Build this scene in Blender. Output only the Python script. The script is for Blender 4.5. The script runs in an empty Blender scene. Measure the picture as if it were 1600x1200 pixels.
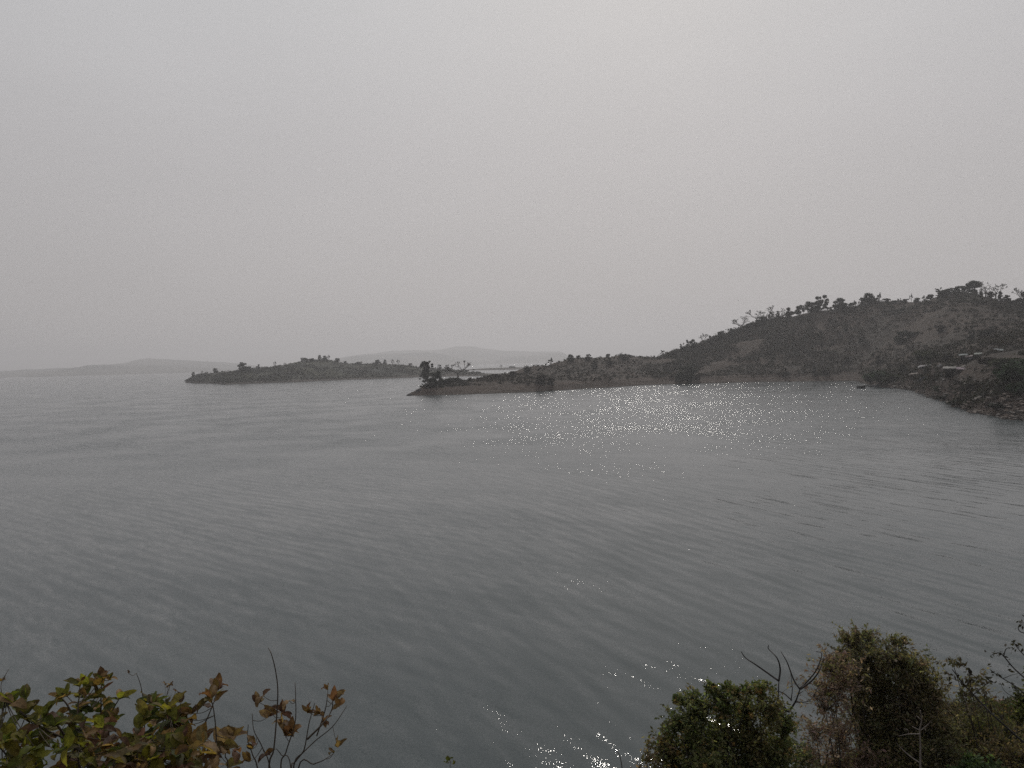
import bpy, math, random
import numpy as np
from mathutils import Vector, Matrix, Euler, noise as mnoise
from mathutils.bvhtree import BVHTree

R = math.radians
scene = bpy.context.scene
C = scene.collection

# ------------------------------------------------------------------ camera
H = 22.0                       # eye height above the lake
F = 1232.0                     # focal length in photograph pixels (1600 wide)
cam_d = bpy.data.cameras.new('camera')
cam = bpy.data.objects.new('camera', cam_d)
C.objects.link(cam)
cam_d.sensor_width = 36.0
cam_d.lens = 36.0 * F / 1600.0
cam_d.clip_start = 0.1
cam_d.clip_end = 60000.0
CAM_M = Matrix.Rotation(R(90 - 1.655), 3, 'X') @ Matrix.Rotation(-math.atan(0.027), 3, 'Z')
cam.matrix_world = Matrix.Translation((0, 0, H)) @ CAM_M.to_4x4()
scene.camera = cam

# ------------------------------------------------------------------ world, sun, exposure
SUN_EL, SUN_AZ = R(35.0), R(10.4)          # azimuth measured to the right of straight ahead (+Y)
SUN_DIR = Vector((math.cos(SUN_EL) * math.sin(SUN_AZ), math.cos(SUN_EL) * math.cos(SUN_AZ), math.sin(SUN_EL)))
world = bpy.data.worlds.new("World")
scene.world = world
world.use_nodes = True
nt = world.node_tree
nt.nodes.clear()


def N(tree, typ, **kw):
    n = tree.nodes.new(typ)
    for k, v in kw.items():
        if k.startswith('i_'):
            key = k[2:]
            n.inputs[int(key) if key.isdigit() else key].default_value = v
        else:
            setattr(n, k, v)
    return n


def L(tree, a, b):
    tree.links.new(a, b)


def ramp(tree, stops, interp='LINEAR'):
    n = tree.nodes.new('ShaderNodeValToRGB')
    cr = n.color_ramp
    cr.interpolation = interp
    while len(cr.elements) < len(stops):
        cr.elements.new(0.5)
    for e, (p, c) in zip(cr.elements, stops):
        e.position = p
        e.color = (c[0], c[1], c[2], 1) if len(c) == 3 else c
    return n


def math_n(tree, op, a, b=None, clamp=False):
    n = tree.nodes.new('ShaderNodeMath')
    n.operation = op
    n.use_clamp = clamp
    for i, v in enumerate((a, b)):
        if v is None:
            continue
        if isinstance(v, (int, float)):
            n.inputs[i].default_value = v
        else:
            tree.links.new(v, n.inputs[i])
    return n.outputs[0]


tc = N(nt, 'ShaderNodeTexCoord')
sep = N(nt, 'ShaderNodeSeparateXYZ')
L(nt, tc.outputs['Generated'], sep.inputs[0])
SKY_G = 1.0
elev = ramp(nt, [(0.0, (.430, .410, .409)), (0.07, (.440, .423, .423)), (0.25, (.476, .464, .471)),
                 (0.45, (.525, .525, .535)), (1.0, (.50, .51, .53))])
L(nt, sep.outputs['Z'], elev.inputs[0])
dot = N(nt, 'ShaderNodeVectorMath', operation='DOT_PRODUCT')
L(nt, tc.outputs['Generated'], dot.inputs[0])
dot.inputs[1].default_value = SUN_DIR
ang = math_n(nt, 'ARCCOSINE', dot.outputs['Value'])
glow = ramp(nt, [(0.0, (1.08,) * 3), (0.08, (1.04,) * 3), (0.18, (1.005,) * 3), (0.26, (.95,) * 3), (0.36, (.86,) * 3), (.6, (.78,) * 3), (1.0, (.70,) * 3)], 'EASE')
L(nt, math_n(nt, 'DIVIDE', ang, math.pi), glow.inputs[0])
mul = N(nt, 'ShaderNodeMix', data_type='RGBA', blend_type='MULTIPLY')
mul.inputs[0].default_value = 1.0
L(nt, elev.outputs[0], mul.inputs[6])
L(nt, glow.outputs[0], mul.inputs[7])
sky = N(nt, 'ShaderNodeTexSky', sky_type='NISHITA', sun_disc=False, sun_elevation=SUN_EL, sun_rotation=SUN_AZ,
        dust_density=6.0, air_density=1.5)
mix = N(nt, 'ShaderNodeMix', data_type='RGBA', blend_type='ADD', clamp_result=False)
mix.inputs[0].default_value = 0.0015
L(nt, mul.outputs[2], mix.inputs[6])
L(nt, sky.outputs[0], mix.inputs[7])
bg = N(nt, 'ShaderNodeBackground')
bg.inputs[1].default_value = 1.0
cn = N(nt, 'ShaderNodeTexNoise', i_Scale=2.2, i_Detail=4.0, i_Roughness=.5)
cm = N(nt, 'ShaderNodeMapping')
cm.inputs['Scale'].default_value = (1, 1, 3.5)
L(nt, tc.outputs['Generated'], cm.inputs[0])
L(nt, cm.outputs[0], cn.inputs['Vector'])
cr_ = ramp(nt, [(.3, (.975,) * 3), (.7, (1.025,) * 3)])
L(nt, cn.outputs[0], cr_.inputs[0])
mc = N(nt, 'ShaderNodeMix', data_type='RGBA', blend_type='MULTIPLY')
mc.inputs[0].default_value = 1
L(nt, mix.outputs[2], mc.inputs[6])
L(nt, cr_.outputs[0], mc.inputs[7])
L(nt, mc.outputs[2], bg.inputs[0])
wo = N(nt, 'ShaderNodeOutputWorld')
L(nt, bg.outputs[0], wo.inputs[0])

sun_d = bpy.data.lights.new('sun', 'SUN')
sun_d.energy = 1.4
sun_d.angle = R(3.6)
sun_d.color = (1.0, 0.95, 0.88)
sun = bpy.data.objects.new('sun', sun_d)
C.objects.link(sun)
sun.rotation_euler = SUN_DIR.to_track_quat('Z', 'Y').to_euler()

scene.view_settings.view_transform = 'Standard'
scene.view_settings.look = 'None'
scene.view_settings.exposure = 0.0
scene.view_settings.gamma = 1.0
scene.render.engine = 'CYCLES'
scene.cycles.use_denoising = False
scene.cycles.max_bounces = 6
scene.cycles.transparent_max_bounces = 8
scene.cycles.volume_bounces = 0
scene.cycles.sample_clamp_direct = 18.0
scene.cycles.sample_clamp_indirect = 4.0

# ------------------------------------------------------------------ pixel <-> world helpers
def ray(px, py):
    return (CAM_M @ Vector(((px - 800.0) / F, (600.0 - py) / F, -1.0))).normalized()


def pt(px, py, d):
    """world point seen at photograph pixel (px, py) at horizontal distance d"""
    r = ray(px, py)
    return Vector((0, 0, H)) + r * (d / math.hypot(r.x, r.y))


def hor(px):
    return 564.4 - 0.027 * (px - 800.0)


def dsh(px, py):
    """horizontal distance of the water surface point seen at (px, py)"""
    r = ray(px, py)
    return -H / r.z * math.hypot(r.x, r.y)


def zat(px, py, d):
    return pt(px, py, d).z


def fbm(x, y, z=0.0, o=4):
    return mnoise.fractal(Vector((x, y, z)), 1.0, 2.0, o)


# ------------------------------------------------------------------ object helpers
def tag(o, label=None, cat=None, group=None, kind=None):
    if label:
        o['label'] = label
    if cat:
        o['category'] = cat
    if group:
        o['group'] = group
    if kind:
        o['kind'] = kind
    return o


def empty(name, loc, label, cat, group=None):
    o = bpy.data.objects.new(name, None)
    C.objects.link(o)
    o.location = loc
    o.empty_display_size = 0.2
    return tag(o, label, cat, group)


class MB:
    def __init__(s):
        s.v, s.f, s.c, s.n = [], [], [], 0

    def add(s, verts, faces, cols):
        verts = np.asarray(verts, float).reshape(-1, 3)
        n = len(verts)
        s.v.append(verts)
        if isinstance(faces, np.ndarray):
            s.f.extend((faces + s.n).tolist())
        else:
            s.f.extend([[i + s.n for i in f] for f in faces])
        cols = np.asarray(cols, float)
        if cols.ndim == 1:
            cols = np.tile(cols, (n, 1))
        s.c.append(cols)
        s.n += n

    def build(s, name, mat, parent=None, origin=(0, 0, 0), smooth=False):
        me = bpy.data.meshes.new(name)
        v = np.concatenate(s.v) - np.array(origin, float)
        me.from_pydata(v.tolist(), [], s.f)
        a = me.attributes.new('col', 'FLOAT_COLOR', 'POINT')
        c = np.concatenate(s.c)
        a.data.foreach_set('color', np.hstack([c, np.ones((len(c), 1))]).astype(np.float32).ravel())
        if smooth:
            me.polygons.foreach_set('use_smooth', [True] * len(me.polygons))
        me.materials.append(mat)
        o = bpy.data.objects.new(name, me)
        C.objects.link(o)
        if parent:
            o.parent = parent
        else:
            o.location = origin
        return o

    def leaves(s, cen, size, col, rng, elong=1.5, up=0.0, cvar=0.25, dirs=None):
        """rhombic leaf faces of random attitude"""
        cen = np.asarray(cen, float)
        n = len(cen)
        nr = rng.normal(size=(n, 3))
        nr[:, 2] = nr[:, 2] + np.sign(nr[:, 2]) * up
        nr /= np.linalg.norm(nr, axis=1)[:, None] + 1e-9
        a = rng.normal(size=(n, 3)) if dirs is None else dirs + rng.normal(size=(n, 3)) * .25
        a -= nr * (a * nr).sum(1)[:, None]
        a /= np.linalg.norm(a, axis=1)[:, None] + 1e-9
        b = np.cross(nr, a)
        sz = (np.asarray(size) * (0.6 + 0.8 * rng.random(n)))[:, None] * 0.5
        k = rng.uniform(-.35, .35, (n, 1)) * sz
        p0 = cen - a * sz * elong
        p1 = cen + b * sz * .8 + nr * k
        p2 = cen + a * sz * elong
        p3 = cen - b * sz * .8 + nr * k
        v = np.stack([p0, p1, p2, p3], 1).reshape(-1, 3)
        f = np.arange(n * 4).reshape(-1, 4)
        col = np.asarray(col, float)
        if col.ndim == 1:
            col = np.tile(col, (n, 1))
        cc = col * np.exp(rng.normal(size=(n, 1)) * cvar) * (1 + rng.normal(size=(n, 3)) * .06)
        s.add(v, f, np.repeat(np.clip(cc, 0.002, .9), 4, axis=0))

    def tube(s, pts, r0, r1, col, sides=5):
        pts = [Vector(p) for p in pts]
        m = len(pts)
        vs, fs = [], []
        for i, p in enumerate(pts):
            t = (pts[min(i + 1, m - 1)] - pts[max(i - 1, 0)]).normalized()
            q = t.orthogonal().normalized() if i == 0 else (q - t * q.dot(t)).normalized()
            w = t.cross(q)
            r = r0 + (r1 - r0) * i / max(1, m - 1)
            for k in range(sides):
                a = 2 * math.pi * k / sides
                vs.append(p + q * (r * math.cos(a)) + w * (r * math.sin(a)))
        for i in range(m - 1):
            for k in range(sides):
                k2 = (k + 1) % sides
                fs.append([i * sides + k, i * sides + k2, (i + 1) * sides + k2, (i + 1) * sides + k])
        fs.append(list(range(sides))[::-1])
        fs.append([(m - 1) * sides + k for k in range(sides)])
        s.add([tuple(v) for v in vs], fs, col)

    def box(s, cx, cy, cz, sx, sy, sz, col, rz=0.0, tilt=0.0, jit=0.0, rnd=random):
        M = Matrix.Rotation(rz, 3, 'Z') @ Matrix.Rotation(tilt, 3, 'Y')
        vs = []
        for dx in (-.5, .5):
            for dy in (-.5, .5):
                for dz in (-.5, .5):
                    p = Vector((dx * sx, dy * sy, dz * sz))
                    if jit:
                        p += Vector((rnd.uniform(-1, 1), rnd.uniform(-1, 1), rnd.uniform(-1, 1))) * jit
                    vs.append(tuple(M @ p + Vector((cx, cy, cz))))
        fs = [[0, 1, 3, 2], [4, 6, 7, 5], [0, 4, 5, 1], [2, 3, 7, 6], [0, 2, 6, 4], [1, 5, 7, 3]]
        s.add(vs, fs, col)


def smooth_path(P, n=4):
    """Catmull-Rom through the points"""
    P = [Vector(p) for p in P]
    if len(P) < 3:
        return P
    Q = [P[0] * 2 - P[1]] + P + [P[-1] * 2 - P[-2]]
    out = []
    for i in range(1, len(Q) - 2):
        a, b, c, d = Q[i - 1], Q[i], Q[i + 1], Q[i + 2]
        for k in range(n):
            t = k / n
            out.append(.5 * ((2 * b) + (c - a) * t + (2 * a - 5 * b + 4 * c - d) * t * t + (3 * b - a - 3 * c + d) * t ** 3))
    out.append(P[-1])
    return out


# ------------------------------------------------------------------ materials
def new_mat(name):
    m = bpy.data.materials.new(name)
    m.use_nodes = True
    t = m.node_tree
    t.nodes.clear()
    out = t.nodes.new('ShaderNodeOutputMaterial')
    return m, t, out


def foliage_mat(name, rough=.6, trans=.3, spec=.3):
    m, t, out = new_mat(name)
    a0 = N(t, 'ShaderNodeAttribute', attribute_name='col')
    no = N(t, 'ShaderNodeTexNoise', i_Scale=70.0 if trans > .3 else 1.5, i_Detail=4.0)
    tcn = N(t, 'ShaderNodeTexCoord')
    L(t, tcn.outputs['Object'], no.inputs['Vector'])
    rr = ramp(t, [(.32, (.60, .55, .50)), (.52, (1.0, 1.0, 1.0)), (.72, (1.3, 1.22, 1.05))])
    L(t, no.outputs[0], rr.inputs[0])
    at = N(t, 'ShaderNodeMix', data_type='RGBA', blend_type='MULTIPLY')
    at.inputs[0].default_value = 1
    L(t, a0.outputs['Color'], at.inputs[6])
    L(t, rr.outputs[0], at.inputs[7])
    p = N(t, 'ShaderNodeBsdfPrincipled')
    p.inputs['Roughness'].default_value = rough
    p.inputs['Specular IOR Level'].default_value = spec
    L(t, at.outputs[2], p.inputs['Base Color'])
    if trans > 0:
        tr = N(t, 'ShaderNodeBsdfTranslucent')
        g = N(t, 'ShaderNodeMix', data_type='RGBA', blend_type='MULTIPLY')
        g.inputs[0].default_value = 1
        g.inputs[7].default_value = (1.3, 1.35, .8, 1)
        L(t, at.outputs[2], g.inputs[6])
        L(t, g.outputs[2], tr.inputs['Color'])
        mx = N(t, 'ShaderNodeMixShader')
        mx.inputs[0].default_value = trans
        L(t, p.outputs[0], mx.inputs[1])
        L(t, tr.outputs[0], mx.inputs[2])
        L(t, mx.outputs[0], out.inputs[0])
    else:
        L(t, p.outputs[0], out.inputs[0])
    return m


def bark_mat(name, scale=12.0):
    m, t, out = new_mat(name)
    at = N(t, 'ShaderNodeAttribute', attribute_name='col')
    no = N(t, 'ShaderNodeTexNoise', i_Scale=scale, i_Detail=4.0)
    r = ramp(t, [(.3, (.65,) * 3), (.7, (1.25,) * 3)])
    L(t, no.outputs[0], r.inputs[0])
    mm = N(t, 'ShaderNodeMix', data_type='RGBA', blend_type='MULTIPLY')
    mm.inputs[0].default_value = 1
    L(t, at.outputs['Color'], mm.inputs[6])
    L(t, r.outputs[0], mm.inputs[7])
    p = N(t, 'ShaderNodeBsdfPrincipled')
    p.inputs['Roughness'].default_value = .85
    L(t, mm.outputs[2], p.inputs['Base Color'])
    L(t, p.outputs[0], out.inputs[0])
    return m


M_LEAF = foliage_mat('leaf_near', .6, .52, .15)
M_CROWN = foliage_mat('leaf_far', .8, .15, .1)
M_BARK = bark_mat('bark')
M_PLAIN = bark_mat('rough_surface', .8)


def terrain_mat(name, dry, scrub, mud, zline=5.5, sc=1.0):
    m, t, out = new_mat(name)
    geo = N(t, 'ShaderNodeNewGeometry')
    n1 = N(t, 'ShaderNodeTexNoise', i_Scale=.018 * sc, i_Detail=8.0, i_Roughness=.62)
    n2 = N(t, 'ShaderNodeTexNoise', i_Scale=.22 * sc, i_Detail=6.0, i_Roughness=.7)
    L(t, geo.outputs['Position'], n1.inputs['Vector'])
    L(t, geo.outputs['Position'], n2.inputs['Vector'])
    r1 = ramp(t, [(.40, (0, 0, 0)), (.60, (1, 1, 1))])
    L(t, n1.outputs[0], r1.inputs[0])
    mx = N(t, 'ShaderNodeMix', data_type='RGBA')
    L(t, r1.outputs[0], mx.inputs[0])
    mx.inputs[6].default_value = (*scrub, 1)
    mx.inputs[7].default_value = (*dry, 1)
    # drawdown zone: horizontal strata lines left by the falling lake
    sp = N(t, 'ShaderNodeSeparateXYZ')
    L(t, geo.outputs['Position'], sp.inputs[0])
    mp = N(t, 'ShaderNodeMapping')
    mp.inputs['Scale'].default_value = (.012, .012, 1.6)
    L(t, geo.outputs['Position'], mp.inputs[0])
    ns = N(t, 'ShaderNodeTexNoise', i_Scale=1.0, i_Detail=5.0, i_Roughness=.7)
    L(t, mp.outputs[0], ns.inputs['Vector'])
    rs = ramp(t, [(.33, tuple(x * .45 for x in mud)), (.5, mud), (.68, tuple(x * 1.5 for x in mud))])
    L(t, ns.outputs[0], rs.inputs[0])
    zz = math_n(t, 'ADD', sp.outputs['Z'], math_n(t, 'MULTIPLY', math_n(t, 'SUBTRACT', n1.outputs[0], .5), 9.0))
    mask = N(t, 'ShaderNodeMapRange')
    mask.inputs['From Min'].default_value = zline - 1.0
    mask.inputs['From Max'].default_value = zline + 1.0
    L(t, zz, mask.inputs['Value'])
    mx2 = N(t, 'ShaderNodeMix', data_type='RGBA')
    L(t, mask.outputs[0], mx2.inputs[0])
    L(t, rs.outputs[0], mx2.inputs[6])
    L(t, mx.outputs[2], mx2.inputs[7])
    r2 = ramp(t, [(.3, (.55,) * 3), (.7, (1.4,) * 3)])
    L(t, n2.outputs[0], r2.inputs[0])
    mm = N(t, 'ShaderNodeMix', data_type='RGBA', blend_type='MULTIPLY')
    mm.inputs[0].default_value = 1
    L(t, mx2.outputs[2], mm.inputs[6])
    L(t, r2.outputs[0], mm.inputs[7])
    # wet dark rim just above the water
    wet = N(t, 'ShaderNodeMapRange')
    wet.inputs['From Min'].default_value = .15
    wet.inputs['From Max'].default_value = .7
    wet.inputs['To Min'].default_value = .3
    L(t, sp.outputs['Z'], wet.inputs['Value'])
    mw = N(t, 'ShaderNodeMix', data_type='RGBA', blend_type='MULTIPLY')
    mw.inputs[0].default_value = 1
    L(t, mm.outputs[2], mw.inputs[6])
    L(t, wet.outputs[0], mw.inputs[7])
    p = N(t, 'ShaderNodeBsdfPrincipled')
    p.inputs['Roughness'].default_value = .95
    p.inputs['Specular IOR Level'].default_value = .1
    L(t, mw.outputs[2], p.inputs['Base Color'])
    b = N(t, 'ShaderNodeBump')
    b.inputs['Strength'].default_value = .8
    b.inputs['Distance'].default_value = 1.5 / sc
    L(t, n2.outputs[0], b.inputs['Height'])
    L(t, b.outputs[0], p.inputs['Normal'])
    L(t, p.outputs[0], out.inputs[0])
    return m


M_HILL = terrain_mat('dry_hillside', (.056, .042, .034), (.036, .030, .025), (.060, .045, .037))
M_ISLE = terrain_mat('island_ground', (.050, .050, .032), (.028, .031, .026), (.055, .046, .040), 3.5)
M_FAR = terrain_mat('far_hills', (.14, .135, .12), (.07, .08, .075), (.16, .15, .14), 2.0, .1)  # ground colours lightened: some of the distance haze is put into them
M_NEAR = terrain_mat('near_bank', (.060, .042, .030), (.032, .032, .018), (.11, .065, .048), 1.0, 12.0)

# ------------------------------------------------------------------ the lake
def water_mat():
    m, t, out = new_mat('lake_water')
    geo = N(t, 'ShaderNodeNewGeometry')
    pos = geo.outputs['Position']
    sp = N(t, 'ShaderNodeSeparateXYZ')
    L(t, pos, sp.inputs[0])
    X, Y = sp.outputs['X'], sp.outputs['Y']

    def train(ang_deg, su, sv, detail, off):
        mp0 = N(t, 'ShaderNodeMapping')
        mp0.inputs['Rotation'].default_value = (0, 0, R(-ang_deg))
        mp0.inputs['Location'].default_value = (off, off * .7, 0)
        L(t, pos, mp0.inputs[0])
        mp1 = N(t, 'ShaderNodeMapping')
        mp1.inputs['Scale'].default_value = (su, sv, 1)
        L(t, mp0.outputs[0], mp1.inputs[0])
        n = N(t, 'ShaderNodeTexNoise', i_Scale=1.0, i_Detail=detail, i_Roughness=.5, i_Distortion=.35)
        L(t, mp1.outputs[0], n.inputs['Vector'])
        if su < .2:
            return math_n(t, 'SUBTRACT', n.outputs[0], .5)
        mp2 = N(t, 'ShaderNodeMapping')
        mp2.inputs['Scale'].default_value = (1, .22, 1)
        L(t, mp0.outputs[0], mp2.inputs[0])
        w = N(t, 'ShaderNodeTexWave', wave_type='BANDS', bands_direction='X', wave_profile='SIN')
        w.inputs['Scale'].default_value = .15
        w.inputs['Distortion'].default_value = 7.0
        w.inputs['Detail'].default_value = 3.0
        w.inputs['Detail Scale'].default_value = 1.6
        w.inputs['Detail Roughness'].default_value = .55
        L(t, mp2.outputs[0], w.inputs['Vector'])
        wv = math_n(t, 'MULTIPLY', math_n(t, 'SUBTRACT', w.outputs['Fac'], .5), .19)
        return math_n(t, 'ADD', math_n(t, 'MULTIPLY', math_n(t, 'SUBTRACT', n.outputs[0], .5), .75), wv)

    def patch(scale, lo, hi, a, b, off=0.0):
        mp = N(t, 'ShaderNodeMapping')
        mp.inputs['Location'].default_value = (off, off, 0)
        L(t, pos, mp.inputs[0])
        n = N(t, 'ShaderNodeTexNoise', i_Scale=scale, i_Detail=3.0)
        L(t, mp.outputs[0], n.inputs['Vector'])
        r = N(t, 'ShaderNodeMapRange')
        for k, v in zip(('From Min', 'From Max', 'To Min', 'To Max'), (lo, hi, a, b)):
            r.inputs[k].default_value = v
        L(t, n.outputs[0], r.inputs['Value'])
        return r.outputs[0]

    sA = train(50, .50, .09, 3, 0)        # left-hand wave train
    sB = train(24, .52, .08, 3, 37)       # centre and right
    sC = train(70, .10, .02, 2, 11)        # long low undulation
    mk = N(t, 'ShaderNodeMapRange', interpolation_type='SMOOTHSTEP')
    mk.inputs['From Min'].default_value = -60
    mk.inputs['From Max'].default_value = 10
    L(t, X, mk.inputs['Value'])
    kB = mk.outputs[0]
    kA = math_n(t, 'SUBTRACT', 1.0, kB)
    a = math_n(t, 'MULTIPLY', math_n(t, 'MULTIPLY', sA, math_n(t, 'ADD', kA, .25)), SW)
    b = math_n(t, 'MULTIPLY', math_n(t, 'MULTIPLY', sB, math_n(t, 'ADD', kB, .15)), SW)
    c = math_n(t, 'MULTIPLY', sC, SW * .25)

    def ripple(scale, k, off, stretch=1.0):
        mp = N(t, 'ShaderNodeMapping')
        mq = N(t, 'ShaderNodeMapping')
        mq.inputs['Location'].default_value = (off, off, 0)
        mq.inputs['Rotation'].default_value = (0, 0, R(-38))
        L(t, pos, mq.inputs[0])
        mp.inputs['Scale'].default_value = (1, stretch, 1)
        L(t, mq.outputs[0], mp.inputs[0])
        n = N(t, 'ShaderNodeTexNoise', i_Scale=scale, i_Detail=2.0, i_Roughness=.55)
        L(t, mp.outputs[0], n.inputs['Vector'])
        s2 = N(t, 'ShaderNodeSeparateColor')
        L(t, n.outputs['Color'], s2.inputs[0])
        return (math_n(t, 'MULTIPLY', math_n(t, 'SUBTRACT', s2.outputs[0], .5), k),
                math_n(t, 'MULTIPLY', math_n(t, 'SUBTRACT', s2.outputs[1], .5), k))

    r1 = ripple(1.5, RP * .34, 3, .28)
    r2 = ripple(15.0, RP, 9, .6)
    gust = patch(.035, .38, .62, .65, 1.35, 5)
    # steeper short ripples further out in the cove
    far = N(t, 'ShaderNodeMapRange', interpolation_type='SMOOTHSTEP')
    for k, v in zip(('From Min', 'From Max', 'To Min', 'To Max'), (90, 260, 1.0, FARK)):
        far.inputs[k].default_value = v
    L(t, Y, far.inputs['Value'])
    # short ripples ride on the backs of the longer waves
    grp = math_n(t, 'ADD', math_n(t, 'MULTIPLY', sA, kA), math_n(t, 'MULTIPLY', sB, kB))
    g2 = math_n(t, 'MULTIPLY', math_n(t, 'MULTIPLY', gust, far.outputs[0]), math_n(t, 'ADD', 1.0, math_n(t, 'MULTIPLY', grp, 3.2)))
    lean = N(t, 'ShaderNodeMapRange', interpolation_type='SMOOTHSTEP')
    for k, v in zip(('From Min', 'From Max', 'To Min', 'To Max'), (40, 260, .25, 1.0)):
        lean.inputs[k].default_value = v
    L(t, Y, lean.inputs['Value'])

    def tot(i, ca, cb, cc):
        rr = math_n(t, 'MULTIPLY', math_n(t, 'ADD', r1[i], r2[i]), g2)
        if i == 1:
            # wind from beyond: the steep short faces of the outer lake look towards the near shore
            ab = math_n(t, 'MULTIPLY', math_n(t, 'ABSOLUTE', rr), -1.0)
            mxx = N(t, 'ShaderNodeMix', data_type='FLOAT')
            L(t, lean.outputs[0], mxx.inputs[0])
            L(t, rr, mxx.inputs[2])
            L(t, ab, mxx.inputs[3])
            rr = mxx.outputs[0]
        s_ = math_n(t, 'ADD', math_n(t, 'MULTIPLY', a, ca), math_n(t, 'MULTIPLY', b, cb))
        s_ = math_n(t, 'ADD', s_, math_n(t, 'MULTIPLY', c, cc))
        return math_n(t, 'ADD', rr, s_)

    calm = N(t, 'ShaderNodeMapRange', interpolation_type='SMOOTHSTEP')
    for k, v in zip(('From Min', 'From Max', 'To Min', 'To Max'), (70, 260, 1.0, .42)):
        calm.inputs[k].default_value = v
    L(t, Y, calm.inputs['Value'])
    lee = N(t, 'ShaderNodeMapRange', interpolation_type='SMOOTHSTEP')
    for k, v in zip(('From Min', 'From Max', 'To Min', 'To Max'), (15, 75, 1.0, .5)):
        lee.inputs[k].default_value = v
    L(t, X, lee.inputs['Value'])
    cl_ = math_n(t, 'MULTIPLY', calm.outputs[0], lee.outputs[0])
    a, b, c = [math_n(t, 'MULTIPLY', q, cl_) for q in (a, b, c)]
    sx = tot(0, math.cos(R(50)), math.cos(R(22)), math.cos(R(70)))
    sy = tot(1, math.sin(R(50)), math.sin(R(22)), math.sin(R(70)))
    cx = N(t, 'ShaderNodeCombineXYZ')
    L(t, sx, cx.inputs[0])
    L(t, sy, cx.inputs[1])
    cx.inputs[2].default_value = 1.0
    nn = N(t, 'ShaderNodeVectorMath', operation='NORMALIZE')
    L(t, cx.outputs[0], nn.inputs[0])
    # silty green-grey water body, slightly patchy
    body = ramp(t, [(.35, (.047, .060, .063)), (.65, (.058, .071, .073))])
    nb = N(t, 'ShaderNodeTexNoise', i_Scale=.02, i_Detail=4.0)
    L(t, pos, nb.inputs['Vector'])
    L(t, nb.outputs[0], body.inputs[0])
    p = N(t, 'ShaderNodeBsdfPrincipled')
    L(t, body.outputs[0], p.inputs['Base Color'])
    p.inputs['Roughness'].default_value = ROUGH
    p.inputs['IOR'].default_value = 1.333
    L(t, nn.outputs[0], p.inputs['Normal'])
    L(t, p.outputs[0], out.inputs[0])
    return m


SW, RP, FARK, ROUGH = .42, .41, 3.05, .04
M_WATER = water_mat()


def disc(name, z, rings, seg, mat):
    vs, fs = [(0, 0, z)], []
    for r in rings:
        for k in range(seg):
            a = 2 * math.pi * k / seg
            vs.append((r * math.cos(a), r * math.sin(a), z))
    for k in range(seg):
        fs.append([0, 1 + k, 1 + (k + 1) % seg])
    for j in range(len(rings) - 1):
        b0, b1 = 1 + j * seg, 1 + (j + 1) * seg
        for k in range(seg):
            k2 = (k + 1) % seg
            fs.append([b0 + k, b1 + k, b1 + k2, b0 + k2])
    me = bpy.data.meshes.new(name)
    me.from_pydata(vs, [], fs)
    me.materials.append(mat)
    o = bpy.data.objects.new(name, me)
    C.objects.link(o)
    return o


tag(disc('water', 0.0, [40, 120, 400, 1200, 4000, 13000], 96, M_WATER), kind='structure')

# ------------------------------------------------------------------ land masses (polar strips around the viewpoint)
class Land:
    def __init__(s, name, cols, mat, step, sub, amp, shore_amp, nscale=45.0):
        pxs = [c[0] for c in cols]
        K = len(cols[0][1])
        n = int((pxs[-1] - pxs[0]) / step) + 1
        arr = np.array([[list(k) for k in c[1]] for c in cols])      # col, key, (d, z)
        vs = []
        tt = []
        for k in range(K - 1):
            for q in range(sub):
                tt.append(k + q / sub)
        tt.append(K - 1)
        for i in range(n):
            px = pxs[0] + (pxs[-1] - pxs[0]) * i / (n - 1)
            keys = np.array([[np.interp(px, pxs, arr[:, k, j]) for j in (0, 1)] for k in range(K)])
            r = ray(px, hor(px))
            ux, uy = r.x / math.hypot(r.x, r.y), r.y / math.hypot(r.x, r.y)
            for t_ in tt:
                k = min(int(t_), K - 2)
                u = t_ - k
                d = keys[k, 0] + (keys[k + 1, 0] - keys[k, 0]) * u
                w = u * u * (3 - 2 * u) * .5 + u * .5
                z = keys[k, 1] + (keys[k + 1, 1] - keys[k, 1]) * w
                x, y = ux * d, uy * d
                z += amp * fbm(x / nscale, y / nscale) * min(1.0, max(0.0, z / 8.0))
                z += shore_amp * fbm(x / 9.0, y / 9.0, 3.3, 5) * (1.0 if z > -1.2 else 0.0)
                vs.append((x, y, z))
        m = len(tt)
        fs = [[i * m + j, (i + 1) * m + j, (i + 1) * m + j + 1, i * m + j + 1] for i in range(n - 1) for j in range(m - 1)]
        me = bpy.data.meshes.new(name)
        me.from_pydata(vs, [], fs)
        me.polygons.foreach_set('use_smooth', [True] * len(me.polygons))
        me.materials.append(mat)
        s.o = bpy.data.objects.new(name, me)
        C.objects.link(s.o)
        tag(s.o, kind='structure')
        s.V = np.array(vs).reshape(n, m, 3)
        s.bvh = BVHTree.FromPolygons([Vector(v) for v in vs], fs)

    def hit(s, px, py):
        o = Vector((0, 0, H))
        for k in range(60):
            h = s.bvh.ray_cast(o, ray(px, py + k * .5))
            if h[0] is not None:
                return h[0]
        return None

    def down(s, x, y):
        h = s.bvh.ray_cast(Vector((x, y, 500)), Vector((0, 0, -1)))
        return h[0]


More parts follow.
